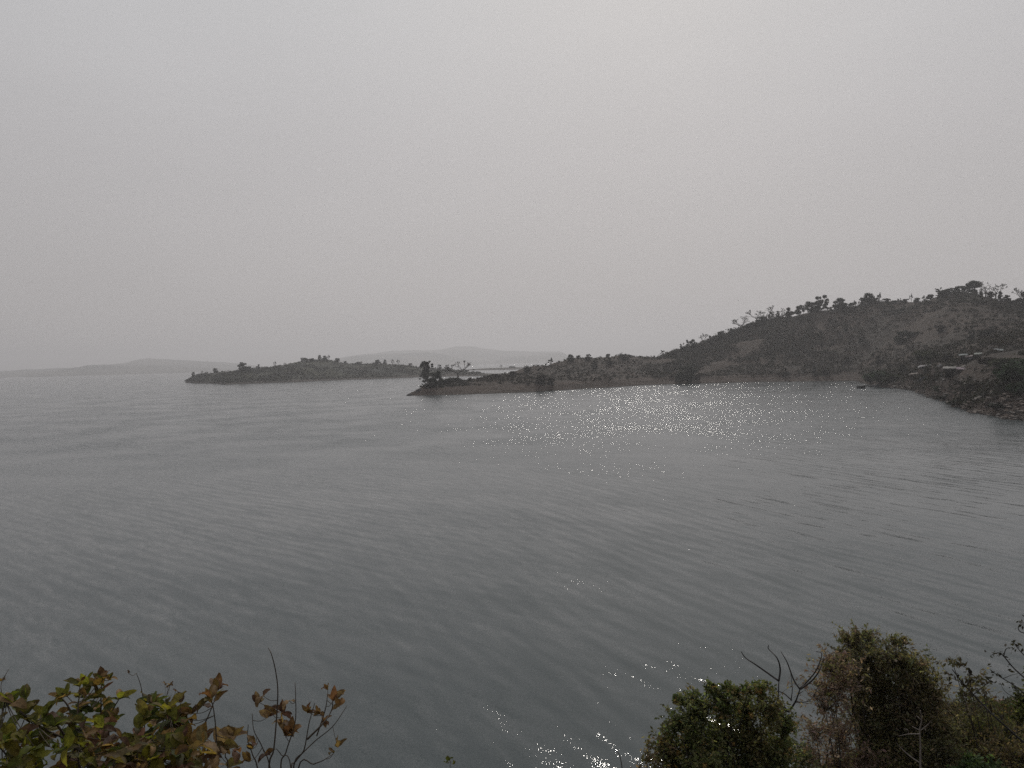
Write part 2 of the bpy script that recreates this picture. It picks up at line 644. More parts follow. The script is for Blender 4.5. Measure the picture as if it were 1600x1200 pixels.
# mainland: (px, shore py, ridge py, ridge extra distance)
ML = [(633, 618.6, 618.0, 5), (645, 618.2, 612, 14), (660, 618, 604.5, 26), (680, 617.6, 598, 45), (700, 617.2, 594, 55),
      (725, 616.4, 591.5, 62), (750, 615.6, 590, 68), (775, 614.6, 588, 80), (795, 614, 581, 110), (820, 613, 576.5, 140),
      (850, 611.5, 573.5, 165), (870, 610.2, 570, 180), (885, 609.3, 564.5, 190), (910, 607.6, 561, 200), (940, 606, 558.5, 205),
      (970, 604, 557, 205), (1000, 602.2, 556.8, 200), (1030, 601, 556.5, 195), (1060, 600, 549.5, 190), (1090, 599, 540, 190), (1142, 598, 519, 195),
      (1187, 597, 505, 200), (1225, 596.6, 496, 205), (1262, 596, 489.5, 205), (1300, 595.6, 484, 205), (1335, 595.5, 477, 205)]
cols = []
for px, sy, ry, ex in ML:
    d0 = dsh(px, sy)
    rz = zat(px, ry, d0 + ex)
    z1 = min(5.0, rz * .55)
    e1 = min(22.0, ex * .4)
    e2 = e1 + (ex - e1) * .35
    z2 = z1 + (rz - z1) * .28
    e3 = e1 + (ex - e1) * .7
    z3 = z1 + (rz - z1) * .68
    bk = max(30, ex * .8)
    cols.append((px, [(d0 - 8, -1.6), (d0, 0), (d0 + e1, z1), (d0 + e2, z2), (d0 + e3, z3), (d0 + ex, rz),
                      (d0 + ex + bk * .5, rz * .6), (d0 + ex + bk, -3)]))
# right bank: (px, shore py, [(d, z) x4: top of rubble, shelf, foot, face], ridge py, ridge d)
RB = [(1358, 601.5, (14, 3), (60, 7), (150, 22), 474, 830),
      (1372, 604.8, (16, 3.5), (60, 8), (160, 24), 473, 825),
      (1400, 606.5, (18, 4), (70, 10), (160, 26), 474, 820),
      (1430, 610.5, (20, 5), (60, 11.5), (170, 25), 472, 810),
      (1450, 619, (24, 6), (75, 13), (190, 24), 469.5, 800),
      (1480, 628, (28, 7), (100, 15.5), (220, 26), 460, 790),
      (1505, 638, (34, 8), (120, 17.5), (240, 28), 460, 780),
      (1525, 645, (34, 8), (130, 18.5), (250, 29), 461, 775),
      (1562, 652, (36, 8.5), (140, 20), (260, 30), 470, 765),
      (1600, 657, (40, 9), (150, 21), (270, 31), 476, 755),
      (1700, 672, (45, 10), (150, 22), (270, 33), 485, 740),
      (1900, 720, (50, 11), (150, 22), (270, 33), 500, 700),
      (2300, 900, (50, 11), (130, 20), (250, 33), 540, 620)]
for px, sy, a, b, c, ry, rd in RB:
    d0 = dsh(px, sy)
    rz = zat(px, ry, rd)
    cols.append((px, [(d0 - 6, -1.6), (d0, 0), (d0 + a[0], a[1]), (d0 + b[0], b[1]), (d0 + c[0], c[1]), (rd, rz),
                      (rd + 150, rz * .7), (rd + 420, -3)]))
hill = Land('hills', cols, M_HILL, 3.0, 14, 3.2, .55)

IS = [(288, 597.8, 597.6, 6), (300, 598.4, 588, 40), (317, 599, 584, 70), (338, 600, 582, 90), (352, 601.3, 581.5, 100), (367, 600.5, 580.5, 110),
      (391, 599.5, 577.5, 120), (414, 598.8, 574, 130), (441, 598, 570.5, 150), (461, 597.2, 566, 160), (485, 596, 565, 170),
      (500, 595, 562.5, 170), (514, 594.6, 562, 170), (529, 594, 565, 170), (544, 593.4, 568, 170), (573, 592.6, 569.5, 160),
      (602, 591.6, 568.5, 160), (632, 590.4, 570, 150), (655, 589.4, 574, 140), (690, 588.6, 577, 120), (708, 588.2, 578, 110),
      (725, 588, 580, 90), (745, 587.8, 582.5, 60), (775, 587.4, 583.5, 50), (800, 587, 583.5, 50), (830, 586.5, 584, 40)]
cols = []
for px, sy, ry, ex in IS:
    d0 = dsh(px, sy)
    rz = max(.15, zat(px, ry, d0 + ex))
    z1 = min(2.6, rz * .4)
    e1 = min(22.0, ex * .3)
    cols.append((px, [(d0 - 8, -1.6), (d0, 0), (d0 + e1, z1), (d0 + e1 + (ex - e1) * .4, z1 + (rz - z1) * .6), (d0 + ex, rz),
                      (d0 + ex * 1.6, rz * .5), (d0 + ex * 2.2 + 5, -3)]))
isle = Land('island', cols, M_ISLE, 2.0, 8, 2.0, .5)

cols = []
for px, sy, ry in [(716, 578.2, 578.1), (730, 578.6, 577.4), (750, 578.6, 576), (775, 578.2, 574.8), (800, 577.6, 574), (830, 577, 573.6), (860, 576.5, 573.4), (900, 575.5, 573)]:
    d0 = dsh(px, sy)
    ex = 130
    rz = max(.2, zat(px, ry, d0 + ex))
    cols.append((px, [(d0 - 10, -1.6), (d0, 0), (d0 + 40, rz * .5), (d0 + ex, rz), (d0 + 300, -3)]))
spit = Land('spit', cols, M_ISLE, 3.0, 5, .8, .4)


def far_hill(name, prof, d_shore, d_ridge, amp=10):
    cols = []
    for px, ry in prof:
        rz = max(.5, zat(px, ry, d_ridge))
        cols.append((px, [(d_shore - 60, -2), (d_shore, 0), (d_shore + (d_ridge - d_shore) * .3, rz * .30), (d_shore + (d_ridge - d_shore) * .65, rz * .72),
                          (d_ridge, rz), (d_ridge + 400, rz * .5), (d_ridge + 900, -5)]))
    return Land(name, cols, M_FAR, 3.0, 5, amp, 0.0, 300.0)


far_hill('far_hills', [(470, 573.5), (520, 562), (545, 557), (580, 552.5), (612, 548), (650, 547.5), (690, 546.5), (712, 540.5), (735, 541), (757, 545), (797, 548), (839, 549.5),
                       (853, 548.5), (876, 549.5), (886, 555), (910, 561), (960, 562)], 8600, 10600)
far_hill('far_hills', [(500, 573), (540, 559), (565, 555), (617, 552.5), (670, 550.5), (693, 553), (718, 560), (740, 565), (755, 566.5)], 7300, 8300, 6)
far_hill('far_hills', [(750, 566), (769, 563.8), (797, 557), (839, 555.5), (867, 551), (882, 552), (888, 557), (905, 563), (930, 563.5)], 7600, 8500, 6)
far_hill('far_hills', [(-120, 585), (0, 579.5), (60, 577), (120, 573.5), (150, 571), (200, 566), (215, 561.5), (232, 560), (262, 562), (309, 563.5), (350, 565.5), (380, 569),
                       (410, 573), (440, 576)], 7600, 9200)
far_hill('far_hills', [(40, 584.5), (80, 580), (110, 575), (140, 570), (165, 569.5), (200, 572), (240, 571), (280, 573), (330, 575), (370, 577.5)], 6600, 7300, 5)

# ------------------------------------------------------------------ near bank below the viewpoint
def near_z(x, y):
    yy = max(y, .01)
    u = x / yy if y > 4 else min(1.5, x / 4.0)
    k = min(1.0, max(0.0, (u - .28) / (.60 - .28)))
    k = k * k * (3 - 2 * k)
    g = min(1.0, max(0.0, (y - 13) / 14.0))
    k *= g * g * (3 - 2 * g)
    cc = .535 + (.462 - .535) * k
    mm = 1.25 + (.35 - 1.25) * k
    z = H - cc * yy - mm
    z = min(z, H - 1.62 - .25 * max(0, y))
    if y < 0:
        z = H - 1.62 + .02 * -y
    amp = min(1.0, max(0.0, (y - 2) / 10)) * (.35 + .55 * k)
    z += amp * fbm(x / 4.0, y / 4.0, 7.7, 5) * .8
    if z < .8:                                   # flatten into the lake
        z = .8 + (z - .8) * .7
    return z


def near_ground():
    xs = np.concatenate([np.arange(-160, -40, 8), np.arange(-40, 70, .5), np.arange(70, 240, 8)])
    ys = np.concatenate([np.arange(-120, -4, 8), np.arange(-4, 62, .5), np.arange(62, 90, 4)])
    n, m = len(xs), len(ys)
    vs = []
    for x in xs:
        for y in ys:
            z = near_z(x, y)
            if z < -4:
                z = -4
            vs.append((x, y, z))
    fs = [[i * m + j, (i + 1) * m + j, (i + 1) * m + j + 1, i * m + j + 1] for i in range(n - 1) for j in range(m - 1)]
    me = bpy.data.meshes.new('ground')
    me.from_pydata(vs, [], fs)
    me.polygons.foreach_set('use_smooth', [True] * len(me.polygons))
    me.materials.append(M_NEAR)
    o = bpy.data.objects.new('ground', me)
    C.objects.link(o)
    tag(o, kind='structure')


near_ground()

# ------------------------------------------------------------------ scrub cover (uncountable)
def scatter_scrub(name, label, land, n, zmin, rad, leaf, nl, cols_, seed, kmax, jmin=0, dens=.5, flat=.65, irange=None):
    rng = np.random.default_rng(seed)
    mb = MB()
    V = land.V
    a, b = V.shape[:2]
    cen, col, sz = [], [], []
    tries = 0
    got = 0
    while got < n and tries < n * 30:
        tries += 1
        i = rng.integers(0, a - 1) if irange is None else rng.integers(*irange)
        j = rng.integers(jmin, kmax)
        p = V[i, j] * .5 + V[i + 1, j + 1] * .5 + (rng.random(3) - .5) * np.array([4, 6, 0])
        if p[2] < zmin:
            continue
        f = fbm(p[0] / 55., p[1] / 55., 9.1, 4) + .25 * fbm(p[0] / 12., p[1] / 12., 2.0, 2)
        if f < -.35 + dens * rng.random():
            continue
        got += 1
        r = rad * (.5 + rng.random() ** 2 * 1.1)
        if land is hill and i < 125:          # the low peninsula carries only small bushes and open ground
            if rng.random() < .45:
                continue
            r *= .55
        c = np.array(cols_[rng.integers(0, len(cols_))]) * (.75 + .5 * rng.random())
        q = rng.normal(size=(nl, 3))
        q /= np.linalg.norm(q, axis=1)[:, None]
        q *= (rng.random((nl, 1)) ** .4) * r
        q[:, 2] = np.abs(q[:, 2]) * flat * 1.5
        cen.append(p + q)
        col.append(np.tile(c, (nl, 1)))
        sz.append(np.full(nl, leaf * (.7 + .3 * r / rad)))
    mb.leaves(np.concatenate(cen), np.concatenate(sz), np.concatenate(col), rng)
    o = mb.build(name, M_CROWN)
    tag(o, label, 'scrub', kind='stuff')


K8 = 14 * 5
DK = [(.034, .035, .033), (.036, .038, .031), (.050, .044, .040)]
scatter_scrub('hillside_scrub', 'dry dark scrub covering the hillside behind the cove', hill, 12500, 5.0, 2.0, .80, 20,
              [(.038, .033, .026), (.033, .033, .025), (.044, .035, .028), (.040, .036, .027), (.031, .030, .026)], 3, K8, dens=.15)
scatter_scrub('bank_scrub', 'olive and brown scrub growing between the rocks of the right bank', hill, 420, .8, 1.5, .5, 26,
              [(.034, .038, .022), (.044, .040, .026), (.030, .034, .024)], 15, 40, 13, dens=.3, irange=(248, 330))
scatter_scrub('ridge_thicket', 'dark thicket along the crest of the hill beneath its trees', hill, 1500, 12, 1.9, .75, 26, DK, 13, K8 + 3, K8 - 5, dens=.1, flat=.8, irange=(110, 330))
scatter_scrub('woodland', 'dark leafless woodland on the left shoulder of the hill', hill, 1100, 7, 2.3, .85, 26, DK, 14, K8, 40, dens=.3, flat=.9, irange=(135, 225))
scatter_scrub('island_scrub', 'low olive and brown scrub covering the long island', isle, 2600, 2.2, 2.2, 1.0, 18,
              [(.03, .033, .022), (.026, .030, .022), (.040, .035, .026)], 5, 8 * 4, dens=.35)

# ------------------------------------------------------------------ far trees: prototypes
BK = (.055, .045, .038)


def crown_clumps(mb, clumps, leaf, per_m2, rng, col, squash=.8):
    for (c, r) in clumps:
        n = max(8, int(per_m2 * r * r))
        q = rng.normal(size=(n, 3))
        q /= np.linalg.norm(q, axis=1)[:, None]
        q *= (rng.random((n, 1)) ** .45) * r
        q[:, 2] *= squash
        mb.leaves(np.array(c) + q, leaf, np.array(col) * (.8 + .4 * rng.random()), rng)


def proto_dense(seed, w=7.0, h=9.0, col=(.028, .032, .024), low=.08):
    rng = np.random.default_rng(seed)
    rnd = random.Random(seed)
    tr, cr = MB(), MB()
    top = Vector((rnd.uniform(-.4, .4), rnd.uniform(-.4, .4), h * .55))
    tr.tube(smooth_path([(0, 0, -.6), (rnd.uniform(-.2, .2), 0, h * .25), top]), .28, .14, BK, 6)
    cl = []
    for k in range(20):
        a = rnd.uniform(0, 6.28)
        rr = w * .40 * math.sqrt(rnd.random())
        z = h * (low + .05 + (.82 - low) * rnd.random())
        k_ = math.sin(math.pi * min(1, max(0, (z / h - low + .1) / (1.02 - low)))) ** .5
        c = (rr * k_ * math.cos(a), rr * k_ * math.sin(a), z)
        r = w * rnd.uniform(.13, .23)
        cl.append((c, r * rnd.choice((.6, .8, 1, 1.1))))
        if k < 6:
            tr.tube(smooth_path([top * rnd.uniform(.5, 1), (top + Vector(c)) * .5 + Vector((0, 0, -.3)), c]), .1, .03, BK, 4)
    crown_clumps(cr, cl, .55, 60, rng, col)
    return tr, cr


def proto_bush(seed, w=5.0, h=3.0, col=(.028, .029, .022)):
    rng = np.random.default_rng(seed)
    rnd = random.Random(seed)
    tr, cr = MB(), MB()
    cl = []
    for k in range(8):
        a = rnd.uniform(0, 6.28)
        rr = w * .33 * rnd.random()
        c = (rr * math.cos(a), rr * math.sin(a), h * rnd.uniform(.2, .72))
        cl.append((c, w * rnd.uniform(.13, .22)))
        tr.tube([(0, 0, -.4), (c[0] * .5, c[1] * .5, c[2] * .6), c], .07, .03, BK, 4)
    crown_clumps(cr, cl, .5, 50, rng, col)
    return tr, cr


def proto_tufted(seed, h=8.0):
    """few upright limbs, each carrying separate tufts of big leaves"""
    rng = np.random.default_rng(seed)
    rnd = random.Random(seed)
    tr, cr = MB(), MB()
    cl = []
    tr.tube([(0, 0, -.6), (.1, 0, h * .3)], .22, .16, BK, 6)
    for k in range(8):
        a = k * 2.4 + rnd.random()
        rr = h * rnd.uniform(.06, .34)
        z = h * rnd.uniform(.45, 1.0) * (1 - .25 * rr / (h * .34))
        e = Vector((rr * math.cos(a), rr * math.sin(a), z))
        mid = Vector((e.x * .45, e.y * .45, h * .3 + (z - h * .3) * .4))
        tr.tube(smooth_path([(.1, 0, h * rnd.uniform(.12, .3)), mid, e]), .14, .07, BK, 4)
        for q in range(3):
            f = rnd.uniform(.65, 1.05)
            c = mid + (e - mid) * f + Vector((rnd.uniform(-.4, .4), rnd.uniform(-.4, .4), rnd.uniform(-.2, .3)))
            cl.append((tuple(c), h * rnd.uniform(.035, .075)))
    crown_clumps(cr, cl, .55, 90, rng, (.022, .025, .020))
    return tr, cr


def proto_bare(seed, h=9.0, spread=1.0, fine=.1, depth=6, twigmin=.10):
    """leafless tree: limbs arch outwards into a flat umbrella of twigs; limbs go to the crown mesh"""
    rnd = random.Random(seed)
    tr, cr = MB(), MB()
    th = h * .34
    tr.tube([(0, 0, -.8), (.1, 0, th * .5), (rnd.uniform(-.2, .2), 0, th)], h * .042, h * .030, BK, 7)

    def grow(p, d, ln, r, k):
        p1 = p + d * ln * .5
        d2 = (d + Vector((rnd.uniform(-.25, .25), rnd.uniform(-.25, .25), -.10 if k < 4 else -.22))).normalized()
        p2 = p1 + d2 * ln * .5
        cr.tube([p, p1, p2], r, r * .72, (.075, .066, .060), 4)
        if k == 0:
            return
        for q in range(2 if k > 1 else 3):
            side = Vector((rnd.uniform(-1, 1), rnd.uniform(-1, 1), rnd.uniform(-.12, .42)))
            nd = (d2 + side * .85).normalized()
            nd.z = max(nd.z, -.12)
            grow(p2, nd.normalized(), ln * rnd.uniform(.64, .84), max(r * .66, twigmin), k - 1)
    n0 = 4
    for q in range(n0):
        a = 6.28 * q / n0 + rnd.uniform(-.4, .4)
        grow(Vector((0, 0, th * rnd.uniform(.8, 1.0))), Vector((math.cos(a) * spread, math.sin(a) * spread, 1.0)).normalized(), h * .27, h * .022, depth - 1)
    return tr, cr


def make_proto(name, pair, label, cat, bark=M_BARK, crown=M_CROWN, branches=False):
    tr, cr = pair
    root = empty(name, (0, 0, 0), label, cat)
    tr.build('trunk' if name != 'bush' else 'stem', M_BARK, root)
    if branches:
        cr.build('branches', M_BARK, root)
    else:
        cr.build('crown', crown, root)
    return [root, False]


def place(proto, p, s, rz, label, cat, group):
    root, used = proto
    if not used:
        o = root
        proto[1] = True
    else:
        o = root.copy()
        C.objects.link(o)
        for ch in root.children:
            c = ch.copy()
            C.objects.link(c)
            c.parent = o
    o.location = p
    o.rotation_euler = (0, 0, rz)
    o.scale = s if isinstance(s, tuple) else (s, s, s)
    for k in ('label', 'category', 'group'):
        if k in o:
            del o[k]
    tag(o, label, cat, group)
    return o


PR = {
    'd': [make_proto('tree', proto_dense(11), 'x', 'tree'), make_proto('tree', proto_dense(12, 6, 9.5), 'x', 'tree'),
          make_proto('tree', proto_dense(13, 8.5, 8.5, (.025, .031, .022)), 'x', 'tree'), make_proto('tree', proto_dense(14, 7, 8, (.034, .031, .026), .04), 'x', 'tree')],
    'b': [make_proto('bush', proto_bush(21), 'x', 'bush'), make_proto('bush', proto_bush(22, 4.5, 3.6, (.036, .030, .026)), 'x', 'bush'),
          make_proto('bush', proto_bush(23, 6, 3, (.024, .028, .022)), 'x', 'bush')],
    't': [make_proto('tufted_tree', proto_tufted(31), 'x', 'tree'), make_proto('tufted_tree', proto_tufted(32), 'x', 'tree'),
          make_proto('tufted_tree', proto_tufted(35), 'x', 'tree')],
    'n': [make_proto('bare_tree', proto_bare(41), 'x', 'tree', branches=True), make_proto('bare_tree', proto_bare(42, spread=1.3), 'x', 'tree', branches=True),
          make_proto('bare_tree', proto_bare(47, spread=.8), 'x', 'tree', branches=True)],
    'g': [make_proto('bush', proto_bush(26, 6, 3.4, (.028, .045, .024)), 'x', 'bush'), make_proto('bush', proto_bush(27, 7, 3.0, (.036, .042, .022)), 'x', 'bush')],
}
HREF = {'d': 9.0, 'b': 3.3, 't': 8.0, 'n': 9.6, 'g': 3.3}
CAT = {'d': 'tree', 'b': 'bush', 't': 'tree', 'n': 'tree', 'g': 'bush'}


def put(land, lst, group, seed):
    rnd = random.Random(seed)
    for e in lst:
        px, py, kind, hpx, lab = e[:5]
        wf = e[5] if len(e) > 5 else 1.0
        p = land.hit(px, py)
        if p is None:
            print('MISS', e)
            continue
        d = math.hypot(p.x, p.y)
        s = hpx * d / F / HREF[kind]
        pr = PR[kind][rnd.randrange(len(PR[kind]))] if len(e) < 7 else PR[kind][e[6]]
        place(pr, (p.x, p.y, p.z - .25), (s * wf, s * wf, s), rnd.uniform(0, 6.28), lab, CAT[kind], group)


RIDGE = 'trees and bushes along the ridge of the hill'
put(hill, [
    (1022, 557, 'b', 4, 'tiny dark bush on the low end of the ridge, left of the first tufted tree', 1.2),
    (1035, 557, 't', 13, 'small tufted tree standing alone at the low left end of the hill ridge', .8),
    (1054, 553, 'd', 8, 'small rounded dark tree between the two lowest tufted trees of the ridge'),
    (1066, 551, 't', 16, 'leaning tufted tree just left of the tall cluster where the hill starts to rise', .8),
    (1077, 547, 't', 21, 'tallest tufted tree on the lower ridge with separate dark leaf clumps', .9),
    (1083, 544, 'd', 15, 'dense dark tree tucked right of the tallest tufted tree on the lower ridge', .9),
    (1099, 540, 'n', 20, 'thin twiggy leafless tree on the lower ridge, left of a dark round bush', .9, 2),
    (1110, 536, 'd', 14, 'sparse brownish tree beside the twiggy leafless tree of the lower ridge', .9, 3),
    (1126, 531, 'd', 15, 'dark round tree below and left of the three umbrella shaped bare trees', 1.1, 2),
    (1142, 524, 'd', 12, 'low dark tree at the foot of the leftmost umbrella shaped bare tree', 1.1, 0),
    (1157, 517, 'n', 22, 'leftmost of the three umbrella shaped bare trees on the ridge', 1.25, 0),
    (1182, 505, 'n', 22, 'middle one of the three umbrella shaped bare trees on the ridge', 1.25, 1),
    (1170, 512, 'b', 9, 'dark bush in the gap between the left and middle umbrella shaped bare trees'),
    (1188, 506, 'd', 13, 'dark tree right under the middle umbrella shaped bare tree', 1.2, 2),
    (1209, 495, 'n', 22, 'rightmost and highest of the three umbrella shaped bare trees on the ridge', 1.05, 1),
    (1205, 500, 'd', 13, 'dark tree left of the trunk of the highest umbrella shaped bare tree', 1.0, 0),
    (1216, 497, 'd', 12, 'dark tree right of the trunk of the highest umbrella shaped bare tree', 1.0, 1),
    (1196, 504, 'b', 10, 'bush between the middle and the highest umbrella shaped bare trees'),
    (1224, 494, 't', 9, 'small tufted tree right of the umbrella shaped bare trees', 1.0),
    (1234, 493, 'd', 18, 'irregular dark tree after the gap right of the umbrella shaped bare trees', 1.2, 3),
    (1249, 491, 'd', 16, 'dark tree with a thin spike on top, left of the pair of round crowned trees', 1.0, 2),
    (1256, 490, 't', 15, 'thin tufted tree between the spiky dark tree and the broad crowned tree', .8),
    (1268, 489, 'd', 19, 'broad low crowned tree directly left of the two rounded crowns', 1.3, 2),
    (1279, 487, 'd', 23, 'left one of the two tall rounded crowns side by side on the ridge', 1.0, 1),
    (1289, 486, 'd', 24, 'right one of the two tall rounded crowns side by side on the ridge', .85, 1),
    (1298, 485, 'b', 6, 'tiny bush right beside the two tall rounded crowns'),
    (1306, 483, 'b', 7, 'tiny bush in the gap left of the wide dome shaped tree on the ridge'),
    (1314, 483, 'd', 18, 'wide dome shaped dark tree standing alone mid ridge', 1.4, 2),
    (1330, 478, 'b', 8, 'low bush just right of the wide dome shaped tree on the ridge', 1.2),
    (1336, 477, 't', 10, 'little tufted tree left of the dark thicket in mid ridge', .9),
    (1346, 476, 'd', 14, 'left tree of the dark thicket in mid ridge', 1.2, 3),
    (1356, 475, 'd', 18, 'highest tree of the dark thicket in mid ridge', 1.3, 2),
    (1366, 474, 'b', 9, 'bush at the right end of the dark thicket in mid ridge', 1.2),
    (1374, 474, 't', 16, 'thin spiky tufted tree right of the dark thicket in mid ridge', .8),
    (1386, 473, 'b', 7, 'low bush left in the saddle of the ridge', 1.5),
    (1396, 474, 'b', 6, 'low bush in the middle of the saddle of the ridge', 1.5),
    (1405, 474, 't', 8, 'stunted tufted tree at the lowest dip of the ridge saddle', 1.2),
    (1414, 474, 'b', 7, 'low bush right in the saddle of the ridge', 1.5),
    (1424, 472, 't', 13, 'slim upright tufted tree at the right rim of the ridge saddle', .6),
    (1433, 471, 'b', 8, 'bush where the ridge climbs again right of the saddle', 1.5),
    (1444, 470, 't', 10, 'small tufted tree halfway up the step to the highest trees', 1.1),
    (1455, 467, 'b', 8, 'bush low on the step up to the highest trees', 1.4),
    (1467, 463, 't', 13, 'tufted tree on the left shoulder below the highest trees', 1.2),
    (1476, 461, 'b', 10, 'round bush on the shoulder left of the big flat topped tree', 1.3),
    (1484, 460, 'd', 10, 'small dark tree on the shoulder left of the big flat topped tree', 1.5, 2),
    (1496, 460, 'd', 12, 'dark tree touching the lower left edge of the big flat topped tree', 1.5, 0),
    (1540, 462, 'n', 22, 'tall pale leafless tree right beside the big flat topped tree', .9, 2),
    (1533, 462, 'd', 10, 'low dark tree at the foot of the tall pale leafless tree', 1.1, 1),
    (1556, 468, 'n', 22, 'arching leafless tree right of the tall pale leafless tree', 1.2, 0),
    (1547, 466, 'b', 10, 'bush between the two leafless trees of the hilltop', 1.3),
    (1562, 470, 'd', 14, 'drooping dark tree under the arching leafless tree', .9, 0),
    (1574, 472, 'd', 11, 'small ball shaped tree near the right end of the ridge', 1.0, 2),
    (1585, 475, 'b', 6, 'low bush in the dip near the right end of the ridge', 1.6),
    (1597, 478, 'd', 22, 'half visible dark tree cut by the right edge of the view', 1.2, 3),
    (1599, 478, 'n', 26, 'leafless branches rising behind the half visible tree at the right edge', .9, 0),
], RIDGE, 1)

FACE = 'single bushes and trees on the face of the hill'
put(hill, [
    (1074, 597, 'd', 30, 'broad dark green tree low on the shore of the cove', 1.3, 2),
    (1060, 596, 'b', 12, 'dark bush left of the broad green tree on the cove shore', 1.2),
    (1091, 594, 'b', 9, 'bush right of the broad green tree on the cove shore', 1.2),
    (1226, 588, 'd', 16, 'dark tree near the water straight below the two rounded crowns', 1.0, 3),
    (1272, 587, 'd', 14, 'left tree of a dark clump above the cove shore', 1.2, 0),
    (1288, 586, 'b', 11, 'right bush of a dark clump above the cove shore', 1.3),
    (1322, 566, 'b', 11, 'bush at mid slope above the moored boat'),
    (1322, 519, 'd', 13, 'small dark tree high on the open slope below the dome shaped tree', .9, 1),
    (1345, 535, 'b', 10, 'dark bush in the middle of the open slope'),
    (1372, 569, 'd', 15, 'dark tree above the green bank beside the cove', 1.2, 3),
    (1410, 536, 'd', 20, 'large dark round tree on the slope above the sheds', 1.2, 2),
    (1424, 527, 'b', 11, 'bush uphill of the large round tree on the slope', 1.3),
    (1410, 585, 'd', 16, 'dark tree just left of the white roofed shed', 1.1, 0),
    (1470, 520, 'b', 12, 'bush on the slope left of the dark upright tree', 1.3),
    (1518, 534, 'd', 22, 'dark upright tree on the slope above the pale sheeted shelter', .6, 1),
    (1545, 527, 'b', 14, 'olive bush on the slope right of the dark upright tree', 1.5),
    (1455, 566, 'g', 18, 'olive green bush behind the white roofed shed', 1.1, 1),
    (1440, 562, 'g', 15, 'yellowish bush up left behind the white roofed shed', 1.1, 1),
    (1480, 565, 'b', 12, 'brown bush behind the dark open shelter', 1.2),
    (1360, 598, 'g', 15, 'bright green bush at the tip of the bank beside the boats', 1.3, 0),
    (1375, 598, 'g', 19, 'large green bush on the bank above the dark rock spit', 1.3, 0),
    (1392, 598, 'g', 14, 'green bush right of the large one above the dark rock spit', 1.3, 1),
    (905, 560, 'b', 6, 'small bush on the low saddle right of the round tree', 1.5),
    (891, 565, 'd', 13, 'round dense tree alone on the low ridge behind the peninsula', 1.15, 2),
    (861, 573, 't', 15, 'sparse tufted tree left on the low ridge behind the peninsula', 1.0),
    (853, 574, 't', 8, 'very small tufted tree at the left foot of the low ridge', 1.1),
    (873, 570, 't', 7, 'little tufted tree between the sparse tree and the round dense tree', .6),
    (921, 563, 'd', 12, 'wide grey bush tree on the low ridge right of the round tree', 1.5, 3),
    (951, 559, 'b', 7, 'small bush on the flat top of the low ridge', 1.2),
    (971, 559, 't', 9, 'slender tufted tree rising from the flat top of the low ridge', .8),
    (974, 563, 'd', 11, 'dark tree just below the slender tufted tree on the low ridge', 1.4, 2),
    (951, 570, 'd', 13, 'dark tree on the slope of the low ridge', 1.4, 3),
    (928, 577, 'd', 16, 'dark tree at the foot of the low ridge', 1.0, 3),
    (983, 558, 'b', 5, 'low bush right of the slender tufted tree on the low ridge', 1.6),
    (888, 582, 'd', 8, 'small dark tree alone on the bare slope of the peninsula', 1.0, 1),
    (848, 601, 'b', 17, 'left reddish thicket at the waterside of the peninsula', 1.3, 1),
    (862, 602, 'b', 13, 'right reddish thicket at the waterside of the peninsula', 1.3, 1),
    (800, 588, 'b', 9, 'brown bush left of the thickets on the peninsula', 1.5, 1),
    (822, 583, 'b', 10, 'brown bush on the crest of the peninsula', 1.5, 1),
    (775, 590, 'b', 7, 'low brown bush in the thin part of the peninsula', 1.8, 1),
    (735, 593, 'b', 5, 'low dark bush on the peninsula right of the leafless tree', 1.8, 0),
    (700, 598, 'b', 9, 'dark bush at the left foot of the leafless tree on the peninsula', 1.8, 2),
    (712, 596, 'b', 9, 'dark bush under the leafless tree on the peninsula', 1.8, 2),
    (716, 594, 'n', 33, 'spreading leafless tree on the narrow end of the peninsula', 1.15, 1),
    (681, 604, 'd', 27, 'dense rounded dark tree beside the tall tree at the tip of the peninsula', 1.0, 2),
    (689, 600, 'b', 10, 'dark bush right of the trees at the tip of the peninsula', 1.3, 2),
    (672, 606, 'b', 9, 'dark bush at the foot of the tall tree on the peninsula tip', 1.5, 2),
    (1582, 600, 'g', 30, 'large green bush on the right bank at the edge of the view', 1.3, 0),
    (1600, 588, 'g', 26, 'green bush above the large one at the right edge of the view', 1.3, 0),
    (1592, 618, 'g', 20, 'dark green bush low on the right bank at the edge of the view', 1.2, 0),
    (1520, 610, 'b', 12, 'brown bush on the right bank above the rocks', 1.8, 0),
    (1468, 612, 'g', 10, 'green bush on the right bank below the sheds', 1.6, 0),
    (1500, 634, 'b', 13, 'dark bush overhanging the water on the right bank', 2.0, 2),
    (1475, 624, 'b', 8, 'low bush at the water line left of the overhanging one', 2.0, 2),
    (1560, 640, 'b', 12, 'dark bush among the rocks of the right bank', 1.6, 2),
    (1545, 570, 'b', 12, 'dark brown bush right of the pale sheeted shelter', 2.0, 1),
    (1570, 572, 'g', 13, 'olive bush on the terrace behind the right bank', 2.0, 1),
], FACE, 2)

